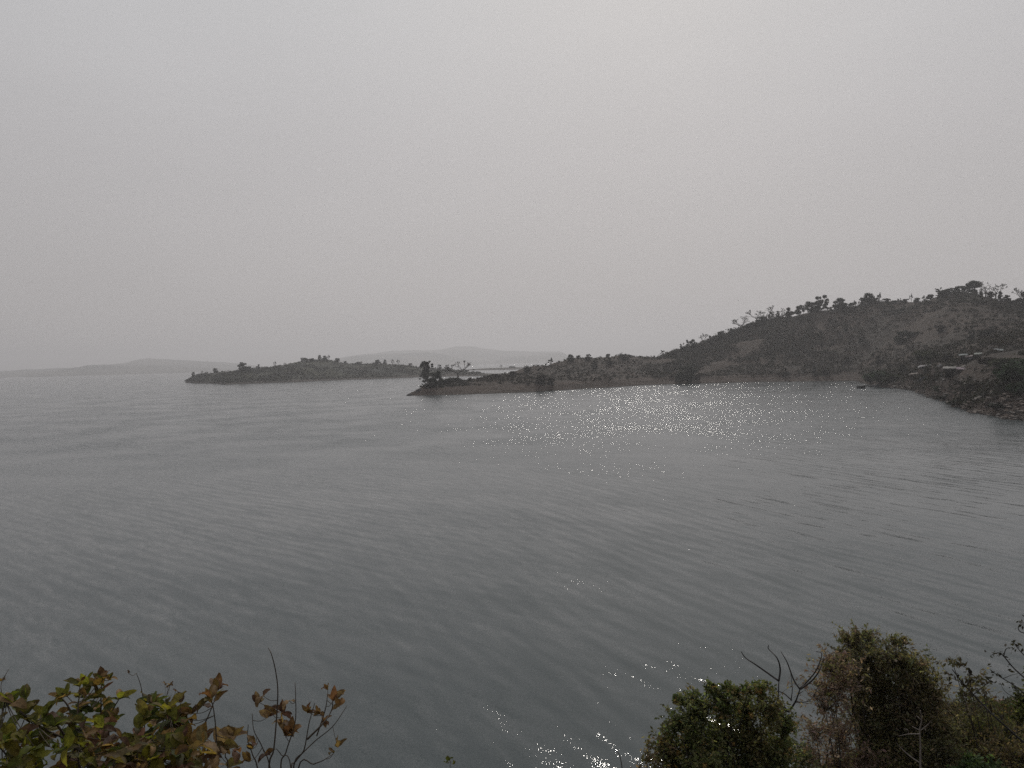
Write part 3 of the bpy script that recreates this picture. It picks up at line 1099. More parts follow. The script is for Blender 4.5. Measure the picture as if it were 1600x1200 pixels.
put(isle, [
    (303, 596, 'd', 15, 'dark tree at the left tip of the island', .7, 0),
    (312, 590, 'b', 8, 'bush behind the tree at the left tip of the island', 1.4),
    (316, 584, 't', 6, 'tiny tufted tree near the left tip of the island', .8),
    (337, 583, 'd', 9, 'small dark tree on the low left part of the island', 1.0, 2),
    (380, 581, 'd', 16, 'largest dark tree on the left half of the island', 1.1, 2),
    (389, 579, 'b', 7, 'bush right of the largest tree on the left half of the island', 1.0),
    (404, 576, 'd', 8, 'sparse tree left of mid island', 1.2, 3),
    (430, 573, 't', 9, 'thin tufted tree on the rising left slope of the island', .8),
    (476, 565, 'b', 8, 'bush left of the island summit', 1.3),
    (488, 565, 'b', 7, 'second bush left of the island summit', 1.3),
    (500, 563, 'd', 9, 'tree just left of the island summit', 1.2, 0),
    (507, 563, 'd', 8, 'tree on the island summit', 1.2, 2),
    (514, 562, 't', 9, 'tufted tree just right of the island summit', .8),
    (526, 565, 'b', 7, 'bush right of the island summit', 1.6),
    (540, 568, 'b', 5, 'low bush down the right slope of the island', 1.6),
    (560, 569, 'b', 5, 'low bush in the middle of the right slope of the island', 1.6),
    (590, 570, 'd', 9, 'left tree of the pair on the right half of the island', 1.3, 2),
    (601, 569, 'd', 8, 'right tree of the pair on the right half of the island', 1.3, 0),
    (613, 569, 't', 9, 'left tufted tree on the right half of the island', 1.0),
    (622, 569, 't', 9, 'right tufted tree on the right half of the island', 1.0),
    (642, 572, 'b', 5, 'low bush near the right end of the island', 1.6),
    (686, 578, 'd', 10, 'pale grey tree behind the tip of the peninsula', 1.2, 3),
    (699, 578, 'b', 5, 'low bush behind the tip of the peninsula', 1.8),
], 'trees and bushes on the island', 3)
put(spit, [(783, 575, 't', 7, 'tiny tree on the far spit of land behind the peninsula', 1.1),
           (800, 575, 'b', 4, 'low bush on the far spit, right of its tiny tree', 2.5),
           (822, 574, 'b', 4, 'low bush at the right of the far spit', 2.5)], 'plants on the far spit', 4)
for k in PR:
    for root, used in PR[k]:
        if not used:
            for ch in list(root.children):
                bpy.data.objects.remove(ch)
            bpy.data.objects.remove(root)


def custom_tree(name, label, clumps, trunk, d, leaf, per, col, seed, r0, land, squash=.8):
    rng = np.random.default_rng(seed)
    rnd = random.Random(seed)
    base = pt(trunk[0][0], trunk[0][1], d)
    g = land.down(base.x, base.y)
    if g is not None:
        base.z = g.z
    root = empty(name, base, label, 'tree')
    T = [base + Vector((0, 0, -.5))] + [pt(x, y, d) for x, y in trunk[1:]]
    tr = MB()
    tr.tube(smooth_path(T), r0, r0 * .45, BK, 7)
    cl = []
    for (x, y, r) in clumps:
        rr = r * d / F
        c = pt(x, y, d + rnd.uniform(-1, 1) * rr * 1.2)
        cl.append((tuple(c), rr))
        q = min(T[1:], key=lambda p: (p - c).length)
        tr.tube(smooth_path([q, (q + c) * .5 + Vector((0, 0, -.4)), c]), r0 * .35, r0 * .12, BK, 4)
    cr = MB()
    crown_clumps(cr, cl, leaf, per, rng, col, squash)
    tr.build('trunk', M_BARK, root, base)
    cr.build('crown', M_CROWN, root, base)


def zc(lst, ox, oy, s):
    return [(ox + a / s, oy + b / s, r / s) for a, b, r in lst]


d_tip = dsh(662, 611) + 8
custom_tree('tree', 'tall slender leafy tree at the very tip of the peninsula',
            zc([(300, 225, 50), (260, 265, 40), (415, 200, 24), (360, 240, 50), (465, 260, 28), (470, 300, 26), (350, 310, 75), (240, 300, 35), (340, 400, 80),
                (290, 450, 50), (232, 500, 28), (215, 560, 22), (330, 520, 70), (380, 470, 50), (300, 610, 40), (370, 590, 50), (265, 670, 16)], 640, 550, 13.33),
            [(668.5, 605), (668, 599), (666, 585), (665, 572)], d_tip, .55, 110, (.028, .032, .026), 51, .42, hill)
custom_tree('tree', 'big dark flat topped tree crowning the top of the hill',
            zc([(890, 105, 50), (950, 110, 45), (840, 130, 45), (960, 150, 40), (900, 160, 45), (820, 170, 40), (750, 170, 35), (700, 165, 28), (760, 205, 30),
                (840, 215, 35), (900, 215, 40), (930, 240, 30), (660, 195, 22)], 1420, 430, 8.889),
            [(1523, 463), (1523.5, 456), (1522, 447), (1520, 443)], 782, .7, 34, (.032, .038, .030), 52, .5, hill, .55)

# ------------------------------------------------------------------ right bank: rubble, rocks, sheds, boats
def rubble():
    rnd = random.Random(77)
    mb = MB()
    V = hill.V
    a = V.shape[0]
    i0 = int((1395 - 633) / 3.0)
    for k in range(1500):
        i = rnd.randrange(i0, int(a * .60))
        j = rnd.randrange(13, 34)
        p = V[min(i, a - 1), j]
        s = rnd.uniform(.35, 1.1) * (1.5 if rnd.random() < .08 else 1)
        c = rnd.choice([(.10, .076, .062), (.075, .060, .050), (.14, .108, .088), (.055, .047, .042)])
        mb.box(p[0] + rnd.uniform(-2, 2), p[1] + rnd.uniform(-2, 2), p[2] + s * .05, s * rnd.uniform(1, 2.2), s * rnd.uniform(.8, 1.4), s * .5, c,
               rnd.uniform(0, 3.1), rnd.uniform(-.4, .4), s * .14, rnd)
    tag(mb.build('rock_rubble', M_PLAIN), 'reddish brown rubble of flat rocks along the right bank', 'rocks', kind='stuff')


rubble()


def rock(name, label, px, py, wpx, hpx, seed, col=(.03, .03, .033)):
    p = hill.hit(px, py)
    d = math.hypot(p.x, p.y) if p else dsh(px, py)
    c = pt(px, py, d)
    c.z = max(0, c.z)
    rnd = random.Random(seed)
    mb = MB()
    w, h = wpx * d / F, hpx * d / F
    nu, nv = 12, 7
    vs, fs = [], []
    for i in range(nv + 1):
        th = math.pi * i / nv
        for k in range(nu):
            ph = 2 * math.pi * k / nu
            r = 1 + .45 * fbm(math.cos(ph) * 1.3 + seed, math.sin(ph) * 1.3, math.cos(th) * 1.3)
            vs.append((w * .5 * r * math.sin(th) * math.cos(ph), w * .25 * r * math.sin(th) * math.sin(ph), h * r * math.cos(th)))
    for i in range(nv):
        for k in range(nu):
            fs.append([i * nu + k, (i + 1) * nu + k, (i + 1) * nu + (k + 1) % nu, i * nu + (k + 1) % nu])
    mb.add(np.array(vs) + np.array(c), fs, col)
    tag(mb.build(name, M_PLAIN, None, tuple(c)), label, 'rock')


rock('rock', 'long dark rock ledge at the water beside the green bush', 1372, 603.6, 26, 3.0, 3)
rock('rock', 'small dark rock at the far right water edge below the rubble', 1585, 654, 16, 2.2, 5)
rock('rock', 'dark pointed rock at the very tip of the peninsula', 640, 617.5, 9, 1.8, 6)
rock('rock', 'dark rock under the tall tree on the peninsula', 655, 611, 12, 3, 8)


def boat(name, label, px, py, wpx, heading, seed):
    d = dsh(px, py)
    c = pt(px, py, d)
    Lb = wpx * d / F
    root = empty(name, (c.x, c.y, 0), label, 'boat')
    root.rotation_euler = (R(4), R(-3), heading)
    mb = MB()
    n = 9
    vs, fs = [], []
    for i in range(n):
        t = i / (n - 1)
        x = (t - .5) * Lb
        w = Lb * .16 * (1 - abs(2 * t - 1) ** 2.6) + Lb * .015
        sh = .10 + .32 * abs(2 * t - 1) ** 2
        zt = Lb * .24 * (1 + sh)
        for (yy, zz) in ((-w, zt), (-w * .85, .0), (-w * .3, -Lb * .05), (w * .3, -Lb * .05), (w * .85, 0), (w, zt),
                         (w * .86, zt), (w * .7, Lb * .02), (-w * .7, Lb * .02), (-w * .86, zt)):
            vs.append((x, yy, zz))
    m = 10
    for i in range(n - 1):
        for k in range(m):
            fs.append([i * m + k, i * m + (k + 1) % m, (i + 1) * m + (k + 1) % m, (i + 1) * m + k])
    fs.append(list(range(m))[::-1])
    fs.append([(n - 1) * m + k for k in range(m)])
    mb.add(vs, fs, (.02, .024, .024))
    mb.build('hull', M_PLAIN, root)
    for t in (-.22, .05, .28):
        sb = MB()
        sb.box(t * Lb, 0, Lb * .19, Lb * .05, Lb * .24, Lb * .02, (.05, .05, .045))
        sb.build('thwart', M_PLAIN, root)


boat('boat', 'small dark rowing boat afloat alone in the cove', 1345.5, 606.9, 12, R(-38), 1)
boat('boat', 'tiny dark boat nosing out beside the dark rock ledge', 1358, 604.6, 5, R(60), 2)

PALE, MUDW, DARKW = (.22, .215, .215), (.13, .105, .085), (.03, .028, .026)


def tarp(mb, P, thick, col, seed, nx=8, ny=4, wr=.12):
    """wrinkled sheet with thickness spanned between four corners"""
    rnd = random.Random(seed)
    a, b, c, d = [Vector(p) for p in P]
    top, bot = [], []
    for i in range(nx + 1):
        for j in range(ny + 1):
            u, v = i / nx, j / ny
            p = (a * (1 - u) + b * u) * (1 - v) + (d * (1 - u) + c * u) * v
            p = p + Vector((0, 0, rnd.uniform(-wr, wr)))
            top.append(tuple(p))
            bot.append(tuple(p - Vector((0, 0, thick))))
    m = ny + 1
    K = len(top)
    fs = []
    for i in range(nx):
        for j in range(ny):
            q = [i * m + j, (i + 1) * m + j, (i + 1) * m + j + 1, i * m + j + 1]
            fs.append(q)
            fs.append([K + x for x in q[::-1]])
    ring = [i * m for i in range(nx + 1)] + [nx * m + j for j in range(1, m)] + [i * m + ny for i in range(nx - 1, -1, -1)] + [j for j in range(ny - 1, 0, -1)]
    for q in range(len(ring)):
        r0_, r1_ = ring[q], ring[(q + 1) % len(ring)]
        fs.append([r0_, r0_ + K, r1_ + K, r1_])
    mb.add(top + bot, fs, col)


def shed(name, label, px0, px1, py_base, py_roof, roofs, wallc, seed, depth=5.0, open_front=False, cat='shed'):
    """walls and posts with sheets on top; roofs: list of (px0, py0, px1, py1) sheet front edges"""
    p = hill.hit((px0 + px1) / 2, py_base)
    d = math.hypot(p.x, p.y)
    a, b = pt(px0, py_base, d), pt(px1, py_base, d)
    base = (a + b) / 2
    g = hill.down(base.x, base.y)
    base.z = g.z if g else base.z
    root = empty(name, base, label, cat)
    ax = (b - a)
    w = ax.length
    rz = math.atan2(ax.y, ax.x)
    ex = Vector((math.cos(rz), math.sin(rz), 0))
    ey = Vector((-math.sin(rz), math.cos(rz), 0))
    zt = zat((px0 + px1) / 2, py_roof, d)
    h = max(1.2, zt - base.z)
    rnd = random.Random(seed)

    def wall(u0, u1, v0, v1, hh, col, nm='wall'):
        mb = MB()
        c = base + ex * (w * (u0 + u1) / 2) + ey * ((v0 + v1) / 2)
        mb.box(c.x, c.y, c.z + hh / 2 - .4, max(.2, w * (u1 - u0)), max(.2, v1 - v0), hh + .8, col, rz)
        mb.build(nm, M_PLAIN, root, base)
    if open_front:
        wall(-.5, .5, depth - .2, depth, h * .95, DARKW)
        wall(-.5, -.47, .25, depth - .25, h * .9, DARKW)
        wall(.47, .5, .25, depth - .25, h * .9, DARKW)
        for u in (-.5, -.15, .2, .5):
            mb = MB()
            q = base + ex * (w * u)
            mb.tube([q + Vector((0, 0, -.4)), q + Vector((0, 0, h))], .09, .08, (.10, .085, .07), 5)
            mb.build('post', M_BARK, root, base)
    else:
        wall(-.5, .5, 0, .25, h * .62, wallc)
        wall(-.5, -.47, .3, depth, h * .8, wallc)
        wall(.47, .5, .3, depth, h * .8, wallc)
        wall(-.46, .46, depth - .25, depth - .02, h * .9, wallc)
        for u in (-.48, .0, .48):
            mb = MB()
            q = base + ex * (w * u) + ey * .12
            mb.tube([q + Vector((0, 0, h * .5)), q + Vector((0, 0, h))], .08, .07, (.10, .085, .07), 5)
            mb.build('post', M_BARK, root, base)
    for k, (x0, y0, x1, y1, dep) in enumerate(roofs):
        mb = MB()
        f0, f1 = pt(x0, y0, d - .8), pt(x1, y1, d - .8)
        bk = ey * dep + Vector((0, 0, dep * .16))
        col = tuple(c * rnd.uniform(.75, 1.0) for c in PALE)
        tarp(mb, [f0, f1, f1 + bk, f0 + bk], .22, col, seed + k)
        mb.build('roof_sheet', M_PLAIN, root, base)
    return root, base, ex, ey, d


shed('shed', 'low mud shed with two long white sheets for a roof', 1434, 1458, 582, 573.5, [(1434.5, 575.0, 1457, 571.6, 5.5), (1436, 573.2, 1450, 571.4, 4)], MUDW, 5)
shed('open_shelter', 'dark open shelter under a flat pale roof right of the mud shed', 1476, 1507, 589, 576, [(1473, 575.6, 1494, 575.2, 4.5), (1493, 576.4, 1509, 577.6, 4.5)], DARKW, 9, 5.0, True, 'shelter')
shed('sheeted_shelter', 'shelter higher up the bank under several torn pale sheets', 1500, 1532, 566, 556, [(1498, 555.2, 1512, 554.4, 3), (1508, 558.0, 1520, 556.0, 3), (1513, 560.6, 1519, 560.0, 2), (1522, 553.8, 1534, 552.8, 4)], DARKW, 13, 5.0, True, 'shelter')
shed('terrace_hut', 'small hut with one white sheet at the end of the terrace, uppermost of the roofs', 1552, 1566, 551, 547, [(1552, 547.4, 1561, 546.4, 4), (1560, 547.6, 1568, 547.2, 4)], MUDW, 17, 4.0, False, 'hut')


def mud_wall():
    p = hill.hit(1464, 590)
    d = math.hypot(p.x, p.y)
    mb = MB()
    base = pt(1464, 590, d)
    pts = [(1455, 577), (1458, 576), (1463, 580), (1468, 578), (1473, 573), (1475, 573)]
    top = [pt(x, y, d) for x, y in pts]
    bot = [pt(x, 592, d) for x, y in pts]
    vs, fs = [], []
    off = Vector((base.x, base.y, 0)).normalized() * .5
    for t_, b_ in zip(top, bot):
        vs += [tuple(t_), tuple(b_), tuple(t_ + off), tuple(b_ + off)]
    for i in range(len(pts) - 1):
        k = i * 4
        fs += [[k, k + 1, k + 5, k + 4], [k + 2, k + 6, k + 7, k + 3], [k, k + 4, k + 6, k + 2]]
    fs += [[0, 2, 3, 1], [20, 21, 23, 22]]
    mb.add(vs, fs, (.15, .125, .11))
    tag(mb.build('mud_wall', M_PLAIN, None, tuple(base)), 'sagging grey mud wall between the mud shed and the open shelter', 'wall')
    mb = MB()
    t0 = pt(1466, 571, d)
    tarp(mb, [pt(1463.5, 571.6, d), pt(1469.5, 568.2, d), pt(1473.5, 572, d + 1.5), pt(1468, 573.5, d + 1.5)], .15, (.75, .74, .75), 4, 5, 3, .15)
    tag(mb.build('cloth', M_PLAIN, None, tuple(t0)), 'bright white cloth hanging over the top of the mud wall', 'cloth')
    mb = MB()
    p2 = hill.hit(1434, 585)
    d2 = math.hypot(p2.x, p2.y)
    tarp(mb, [pt(1420, 584.6, d2), pt(1448, 582.4, d2), pt(1450, 580.6, d2 + 4), pt(1424, 583, d2 + 4)], .9, (.19, .16, .14), 8, 10, 3, .12)
    tag(mb.build('stone_plinth', M_PLAIN, None, tuple(p2)), 'low pale stone ledge in front of the mud shed', 'ledge')


mud_wall()
rock('covered_heap', 'dark blue grey covered heap on the slope below the mud shed', 1447, 592, 16, 3.5, 12, (.035, .04, .055))

# bird
bp = pt(1153.5, 470, 420)
mb = MB()
mb.add([tuple(bp + Vector(v)) for v in [(-.28, 0, 0), (0, .1, .05), (.25, 0, -.02), (0, -.1, .05), (0, 0, -.07),
                                        (-.05, .15, .5), (.12, .12, .5), (-.05, -.25, .42), (.12, -.22, .42)]],
       [[0, 1, 4], [1, 2, 4], [2, 3, 4], [3, 0, 4], [0, 3, 2, 1], [1, 5, 6], [3, 8, 7]], (.03, .03, .03))
tag(mb.build('bird', M_PLAIN, None, tuple(bp)), 'tiny dark bird flying above the bare umbrella shaped trees', 'bird')

# ------------------------------------------------------------------ near plants
def ground_under(x, y):
    return Vector((x, y, near_z(x, y)))


def blade(mb, base, d, n, Ln, W, curl, col, tip, rnd, fold=.35):
    """broad leaf: folded along its midrib, curled along its length"""
    d = d.normalized()
    n = (n - d * n.dot(d)).normalized()
    s = d.cross(n)
    K = 7
    vs, cs = [], []
    p = Vector(base)
    dd = d.copy()
    nn = n.copy()
    for i in range(K):
        t = i / (K - 1)
        w = W * .5 * (math.sin(math.pi * min(1, (t * .94 + .03)) ** .85) ** .9)
        e = rnd.uniform(-.13, .13) * W
        vs += [tuple(p + s * w + nn * (w * fold + e)), tuple(p), tuple(p - s * w + nn * (w * fold - e))]
        c = [col[k] * (1 - t * t) + tip[k] * t * t for k in range(3)]
        c2 = [col[k] * .6 + tip[k] * .4 for k in range(3)]
        cs += [c2, [x * 1.25 for x in c], c2]
        rot = Matrix.Rotation(-curl / K, 3, s)
        dd = rot @ dd
        nn = rot @ nn
        p = p + dd * (Ln / (K - 1))
    fs = []
    for i in range(K - 1):
        a = i * 3
        fs += [[a, a + 1, a + 4, a + 3], [a + 1, a + 2, a + 5, a + 4]]
    mb.add(vs, fs, cs)


GREEN = [(.060, .070, .014), (.045, .056, .013), (.085, .086, .016), (.105, .095, .018), (.032, .040, .013)]
BROWN = [(.100, .062, .022), (.085, .042, .026), (.125, .080, .036), (.062, .036, .024), (.16, .11, .065)]
STEMC = (.06, .045, .032)


def leafy(name, label, d, stems, seed, pal, Lpx=(24, 40), brown=.3, tips=(), scat=(), cat='shrub', step=11, r=.006, leaf_from=.25, base_px=None, dvar=.25):
    rnd = random.Random(seed)
    sc = d / F
    st, lf = MB(), MB()
    bx = base_px if base_px else stems[0][0][0]
    b0 = pt(bx, 1290, d)
    base = ground_under(b0.x, b0.y)
    root = empty(name, base, label, cat)
    anchors = []

    def leaf_at(p, tdir, k=1.0):
        col = rnd.choice(BROWN) if rnd.random() < brown else rnd.choice(pal)
        f = rnd.uniform(1.0, 2.3)
        col = tuple(c * f for c in col)
        tip = rnd.choice(BROWN) if rnd.random() < .5 else col
        side = Vector((rnd.uniform(-1, 1), rnd.uniform(-1, 1), rnd.uniform(-.25, .5)))
        dr = (tdir * .45 + side).normalized()
        Ln = rnd.uniform(*Lpx) * sc * k
        nrm = Vector((rnd.uniform(-.6, .6), rnd.uniform(-.9, .4), 1))
        blade(lf, p, dr, nrm, Ln, Ln * rnd.uniform(.40, .66), rnd.uniform(-.5, 1.9), col, tip, rnd, rnd.uniform(.1, .75))

    for s_ in stems:
        dd = d + rnd.uniform(-dvar, dvar)
        P = [pt(x, y, dd + rnd.uniform(-.04, .04)) for x, y in s_]
        if s_[0][1] > 1180:
            P = [base + Vector((rnd.uniform(-.08, .08), rnd.uniform(-.08, .08), -.05)), (base * .45 + P[0] * .55) + Vector((rnd.uniform(-.05, .05), 0, 0))] + P
        path = smooth_path(P, 5)
        st.tube(path, r * rnd.uniform(.8, 1.2), r * .35, STEMC, 5)
        Ls = 0
        tot = sum((path[i + 1] - path[i]).length for i in range(len(path) - 1))
        nxt = tot * leaf_from
        for i in range(len(path) - 1):
            seg = (path[i + 1] - path[i])
            while nxt < Ls + seg.length:
                p = path[i] + seg * ((nxt - Ls) / seg.length)
                if p.z > base.z + .5 * (path[-1].z - base.z):
                    leaf_at(p, seg.normalized())
                nxt += step * sc * rnd.uniform(.6, 1.4)
            Ls += seg.length
        if leaf_from < 1:
            for k in range(4):
                leaf_at(path[-1], (path[-1] - path[-2]).normalized())
        anchors += path[len(path) // 3:]
    for (x, y, n, k) in tips:
        dd = d + rnd.uniform(-dvar * .3, dvar * .3)
        p = pt(x, y, dd)
        if anchors:
            q = min(anchors, key=lambda a: (a - p).length)
            st.tube(smooth_path([q, (q + p) * .5 + Vector((0, 0, -.01)), p], 3), r * .4, r * .25, STEMC, 4)
        for i in range(n):
            leaf_at(p, Vector((rnd.uniform(-.5, .5), rnd.uniform(-.3, .3), 1)), k)
    for (x0, y0, x1, y1, n) in scat:
        for i in range(n):
            x, y = rnd.uniform(x0, x1), rnd.uniform(y0, y1)
            p = pt(x, y, d + rnd.uniform(-dvar, dvar) * 1.6)
            q = min(anchors, key=lambda a: (a - p).length)
            st.tube([q, (q + p) * .5 + Vector((0, 0, -.01)), p], r * .35, r * .2, STEMC, 3)
            for k in range(rnd.randint(2, 4)):
                leaf_at(p, (p - q).normalized() if (p - q).length > 1e-4 else Vector((0, 0, 1)))
    st.build('stems', M_BARK, root, base, True)
    if lf.n:
        lf.build('leaves', M_LEAF, root, base, True)
    return root


leafy('leafy_shrub', 'yellow green broad leaved shrub at the bottom left corner', 3.3,
      [[(140, 1215), (110, 1162), (75, 1142), (45, 1122), (25, 1106), (8, 1094)], [(60, 1215), (38, 1178), (20, 1155), (-5, 1135)],
       [(20, 1215), (10, 1180), (-20, 1150)], [(110, 1162), (85, 1128), (72, 1118)]], 101, GREEN[:4], (20, 30), .08,
      tips=[(40, 1092, 3, 1), (20, 1098, 4, 1), (30, 1118, 4, 1), (68, 1122, 4, 1), (85, 1135, 4, 1), (12, 1160, 4, 1.2), (55, 1130, 3, 1)],
      scat=[(-10, 1135, 60, 1215, 16), (40, 1165, 120, 1220, 14)], leaf_from=.5, base_px=90)
leafy('leafy_shrub', 'tall olive shrub with a crown of small leaves, highest of the bottom left plants', 3.6,
      [[(125, 1215), (118, 1150), (122, 1105), (125, 1072)], [(150, 1215), (157, 1130), (158, 1085), (160, 1058)], [(185, 1215), (170, 1150), (176, 1112), (186, 1092)],
       [(120, 1130), (104, 1100), (92, 1088)]], 102, GREEN[1:] + BROWN[:1], (15, 25), .30,
      tips=[(160, 1062, 9, .8), (150, 1072, 7, .8), (172, 1062, 6, .7), (135, 1070, 6, .8), (130, 1090, 7, .8), (105, 1088, 7, .9), (150, 1090, 7, .9), (125, 1110, 8, .9), (165, 1125, 7, 1), (110, 1130, 7, 1),
            (180, 1125, 5, 1)],
      scat=[(95, 1120, 195, 1170, 26), (85, 1160, 205, 1215, 34)], step=9)
leafy('leafy_shrub', 'olive shrub with glossy upright leaves right of the tallest bottom left plant', 3.5,
      [[(225, 1215), (235, 1155), (240, 1098)], [(250, 1215), (262, 1145), (264, 1108)], [(285, 1215), (280, 1160), (272, 1130)], [(215, 1215), (218, 1160), (224, 1120)]],
      103, GREEN[:5], (19, 30), .18,
      tips=[(240, 1100, 7, .9), (260, 1108, 6, .9), (228, 1118, 5, .9), (252, 1125, 7, 1.1), (275, 1120, 5, 1), (215, 1138, 5, 1)],
      scat=[(205, 1130, 290, 1175, 20), (195, 1165, 300, 1215, 30)])
leafy('dry_shrub', 'brown leaved low shrub at the bottom edge between the olive and the twiggy shrub', 3.4,
      [[(305, 1215), (308, 1160), (325, 1120), (335, 1095), (340, 1078)], [(330, 1215), (338, 1160), (334, 1110), (329, 1092)], [(355, 1215), (352, 1180), (362, 1152)],
       [(180, 1215), (200, 1180), (215, 1168)]], 104, [(.11, .075, .025), (.07, .06, .022)], (18, 30), .75,
      tips=[(340, 1076, 2, 1.0), (300, 1115, 7, .8), (292, 1125, 6, .9), (350, 1165, 6, 1.1), (310, 1160, 6, 1), (365, 1150, 3, 1), (282, 1135, 5, 1)],
      scat=[(285, 1155, 375, 1210, 22), (150, 1160, 250, 1215, 16)], leaf_from=.97, r=.0045)
leafy('twiggy_shrub', 'nearly leafless forked shrub with curled brown leaves, rightmost of the bottom left plants', 3.5,
      [[(455, 1215), (462, 1190), (490, 1160), (520, 1135), (542, 1103)], [(458, 1215), (475, 1172), (483, 1130), (492, 1098)],
       [(420, 1215), (428, 1170), (433, 1110), (434, 1075), (430, 1045), (424, 1022), (419, 1012)], [(405, 1215), (395, 1180), (387, 1155), (388, 1132)],
       [(425, 1215), (410, 1168), (397, 1142), (394, 1115)], [(440, 1215), (447, 1175), (461, 1130), (462, 1090), (461, 1066)],
       [(480, 1155), (505, 1130), (518, 1110), (520, 1095)], [(495, 1150), (508, 1110), (512, 1085)], [(455, 1205), (440, 1180), (432, 1170)],
       [(465, 1205), (490, 1194), (505, 1188), (520, 1178)]], 105, [(.11, .062, .026), (.085, .06, .02)], (14, 24), .8,
      tips=[(405, 1098, 4, .9), (412, 1088, 2, 1), (425, 1112, 5, .9), (420, 1120, 4, .9), (442, 1115, 4, .9), (452, 1095, 2, 1), (480, 1112, 5, .8), (500, 1115, 6, .8),
            (520, 1095, 5, 1.2), (532, 1102, 3, .8), (512, 1078, 3, .7), (447, 1150, 7, 1.2), (415, 1178, 4, 1.0), (395, 1170, 3, .9), (455, 1142, 4, 1.2), (440, 1130, 4, .9),
            (528, 1168, 3, .9), (522, 1176, 2, .8), (398, 1160, 3, .8), (505, 1128, 4, .8), (390, 1190, 3, 1)], leaf_from=1.1, r=.0042, dvar=.18)
leafy('dry_stalk', 'thin bare stalk rising between the tallest and the glossy bottom left plants', 3.7,
      [[(228, 1215), (226, 1150), (225, 1105), (220, 1072), (213, 1052)]], 106, BROWN, (8, 12), 1, tips=[(201, 1052, 2, .6)], leaf_from=1.1, r=.0035, cat='stalk')
leafy('dry_stalk', 'short stalk with a dry feathery seed head above the glossy shrub', 3.8,
      [[(256, 1215), (256, 1130), (258, 1098), (266, 1068)]], 107, BROWN, (6, 9), 1, tips=[(266, 1070, 5, .8), (262, 1074, 4, .7), (275, 1080, 4, .7), (258, 1068, 3, .6)], leaf_from=1.1, r=.003, cat='stalk')
leafy('dry_stalk', 'short stalk with one folded dry leaf right of the feathery seed head', 3.6,
      [[(283, 1215), (282, 1150), (281, 1120), (282, 1098)]], 108, BROWN, (12, 18), 1, tips=[(284, 1097, 2, 1)], leaf_from=1.1, r=.0035, cat='stalk')
leafy('dry_stalk', 'dry stalk with a small seed head at the left edge above the corner shrub', 3.7,
      [[(5, 1215), (4, 1150), (3, 1090), (2, 1068), (14, 1045)]], 109, BROWN, (7, 10), 1, tips=[(3, 1064, 5, .8), (0, 1088, 4, .8)], leaf_from=1.1, r=.003, cat='stalk')
leafy('small_plant', 'tiny green sprig at the bottom edge in the middle of the view', 4.0,
      [[(702, 1225), (703, 1200), (704, 1188)]], 110, GREEN[:2], (6, 10), .0, tips=[(703, 1188, 5, 1), (697, 1192, 3, .8), (709, 1194, 3, .8)], leaf_from=1.1, r=.003, cat='plant')
leafy('dry_stalk', 'short dark stalk at the bottom edge left of the flowering bush', 6.0,
      [[(974, 1230), (972, 1200), (968, 1180), (962, 1172)]], 111, BROWN, (5, 8), 1, leaf_from=1.1, r=.006, cat='stalk')


BR = 2.7


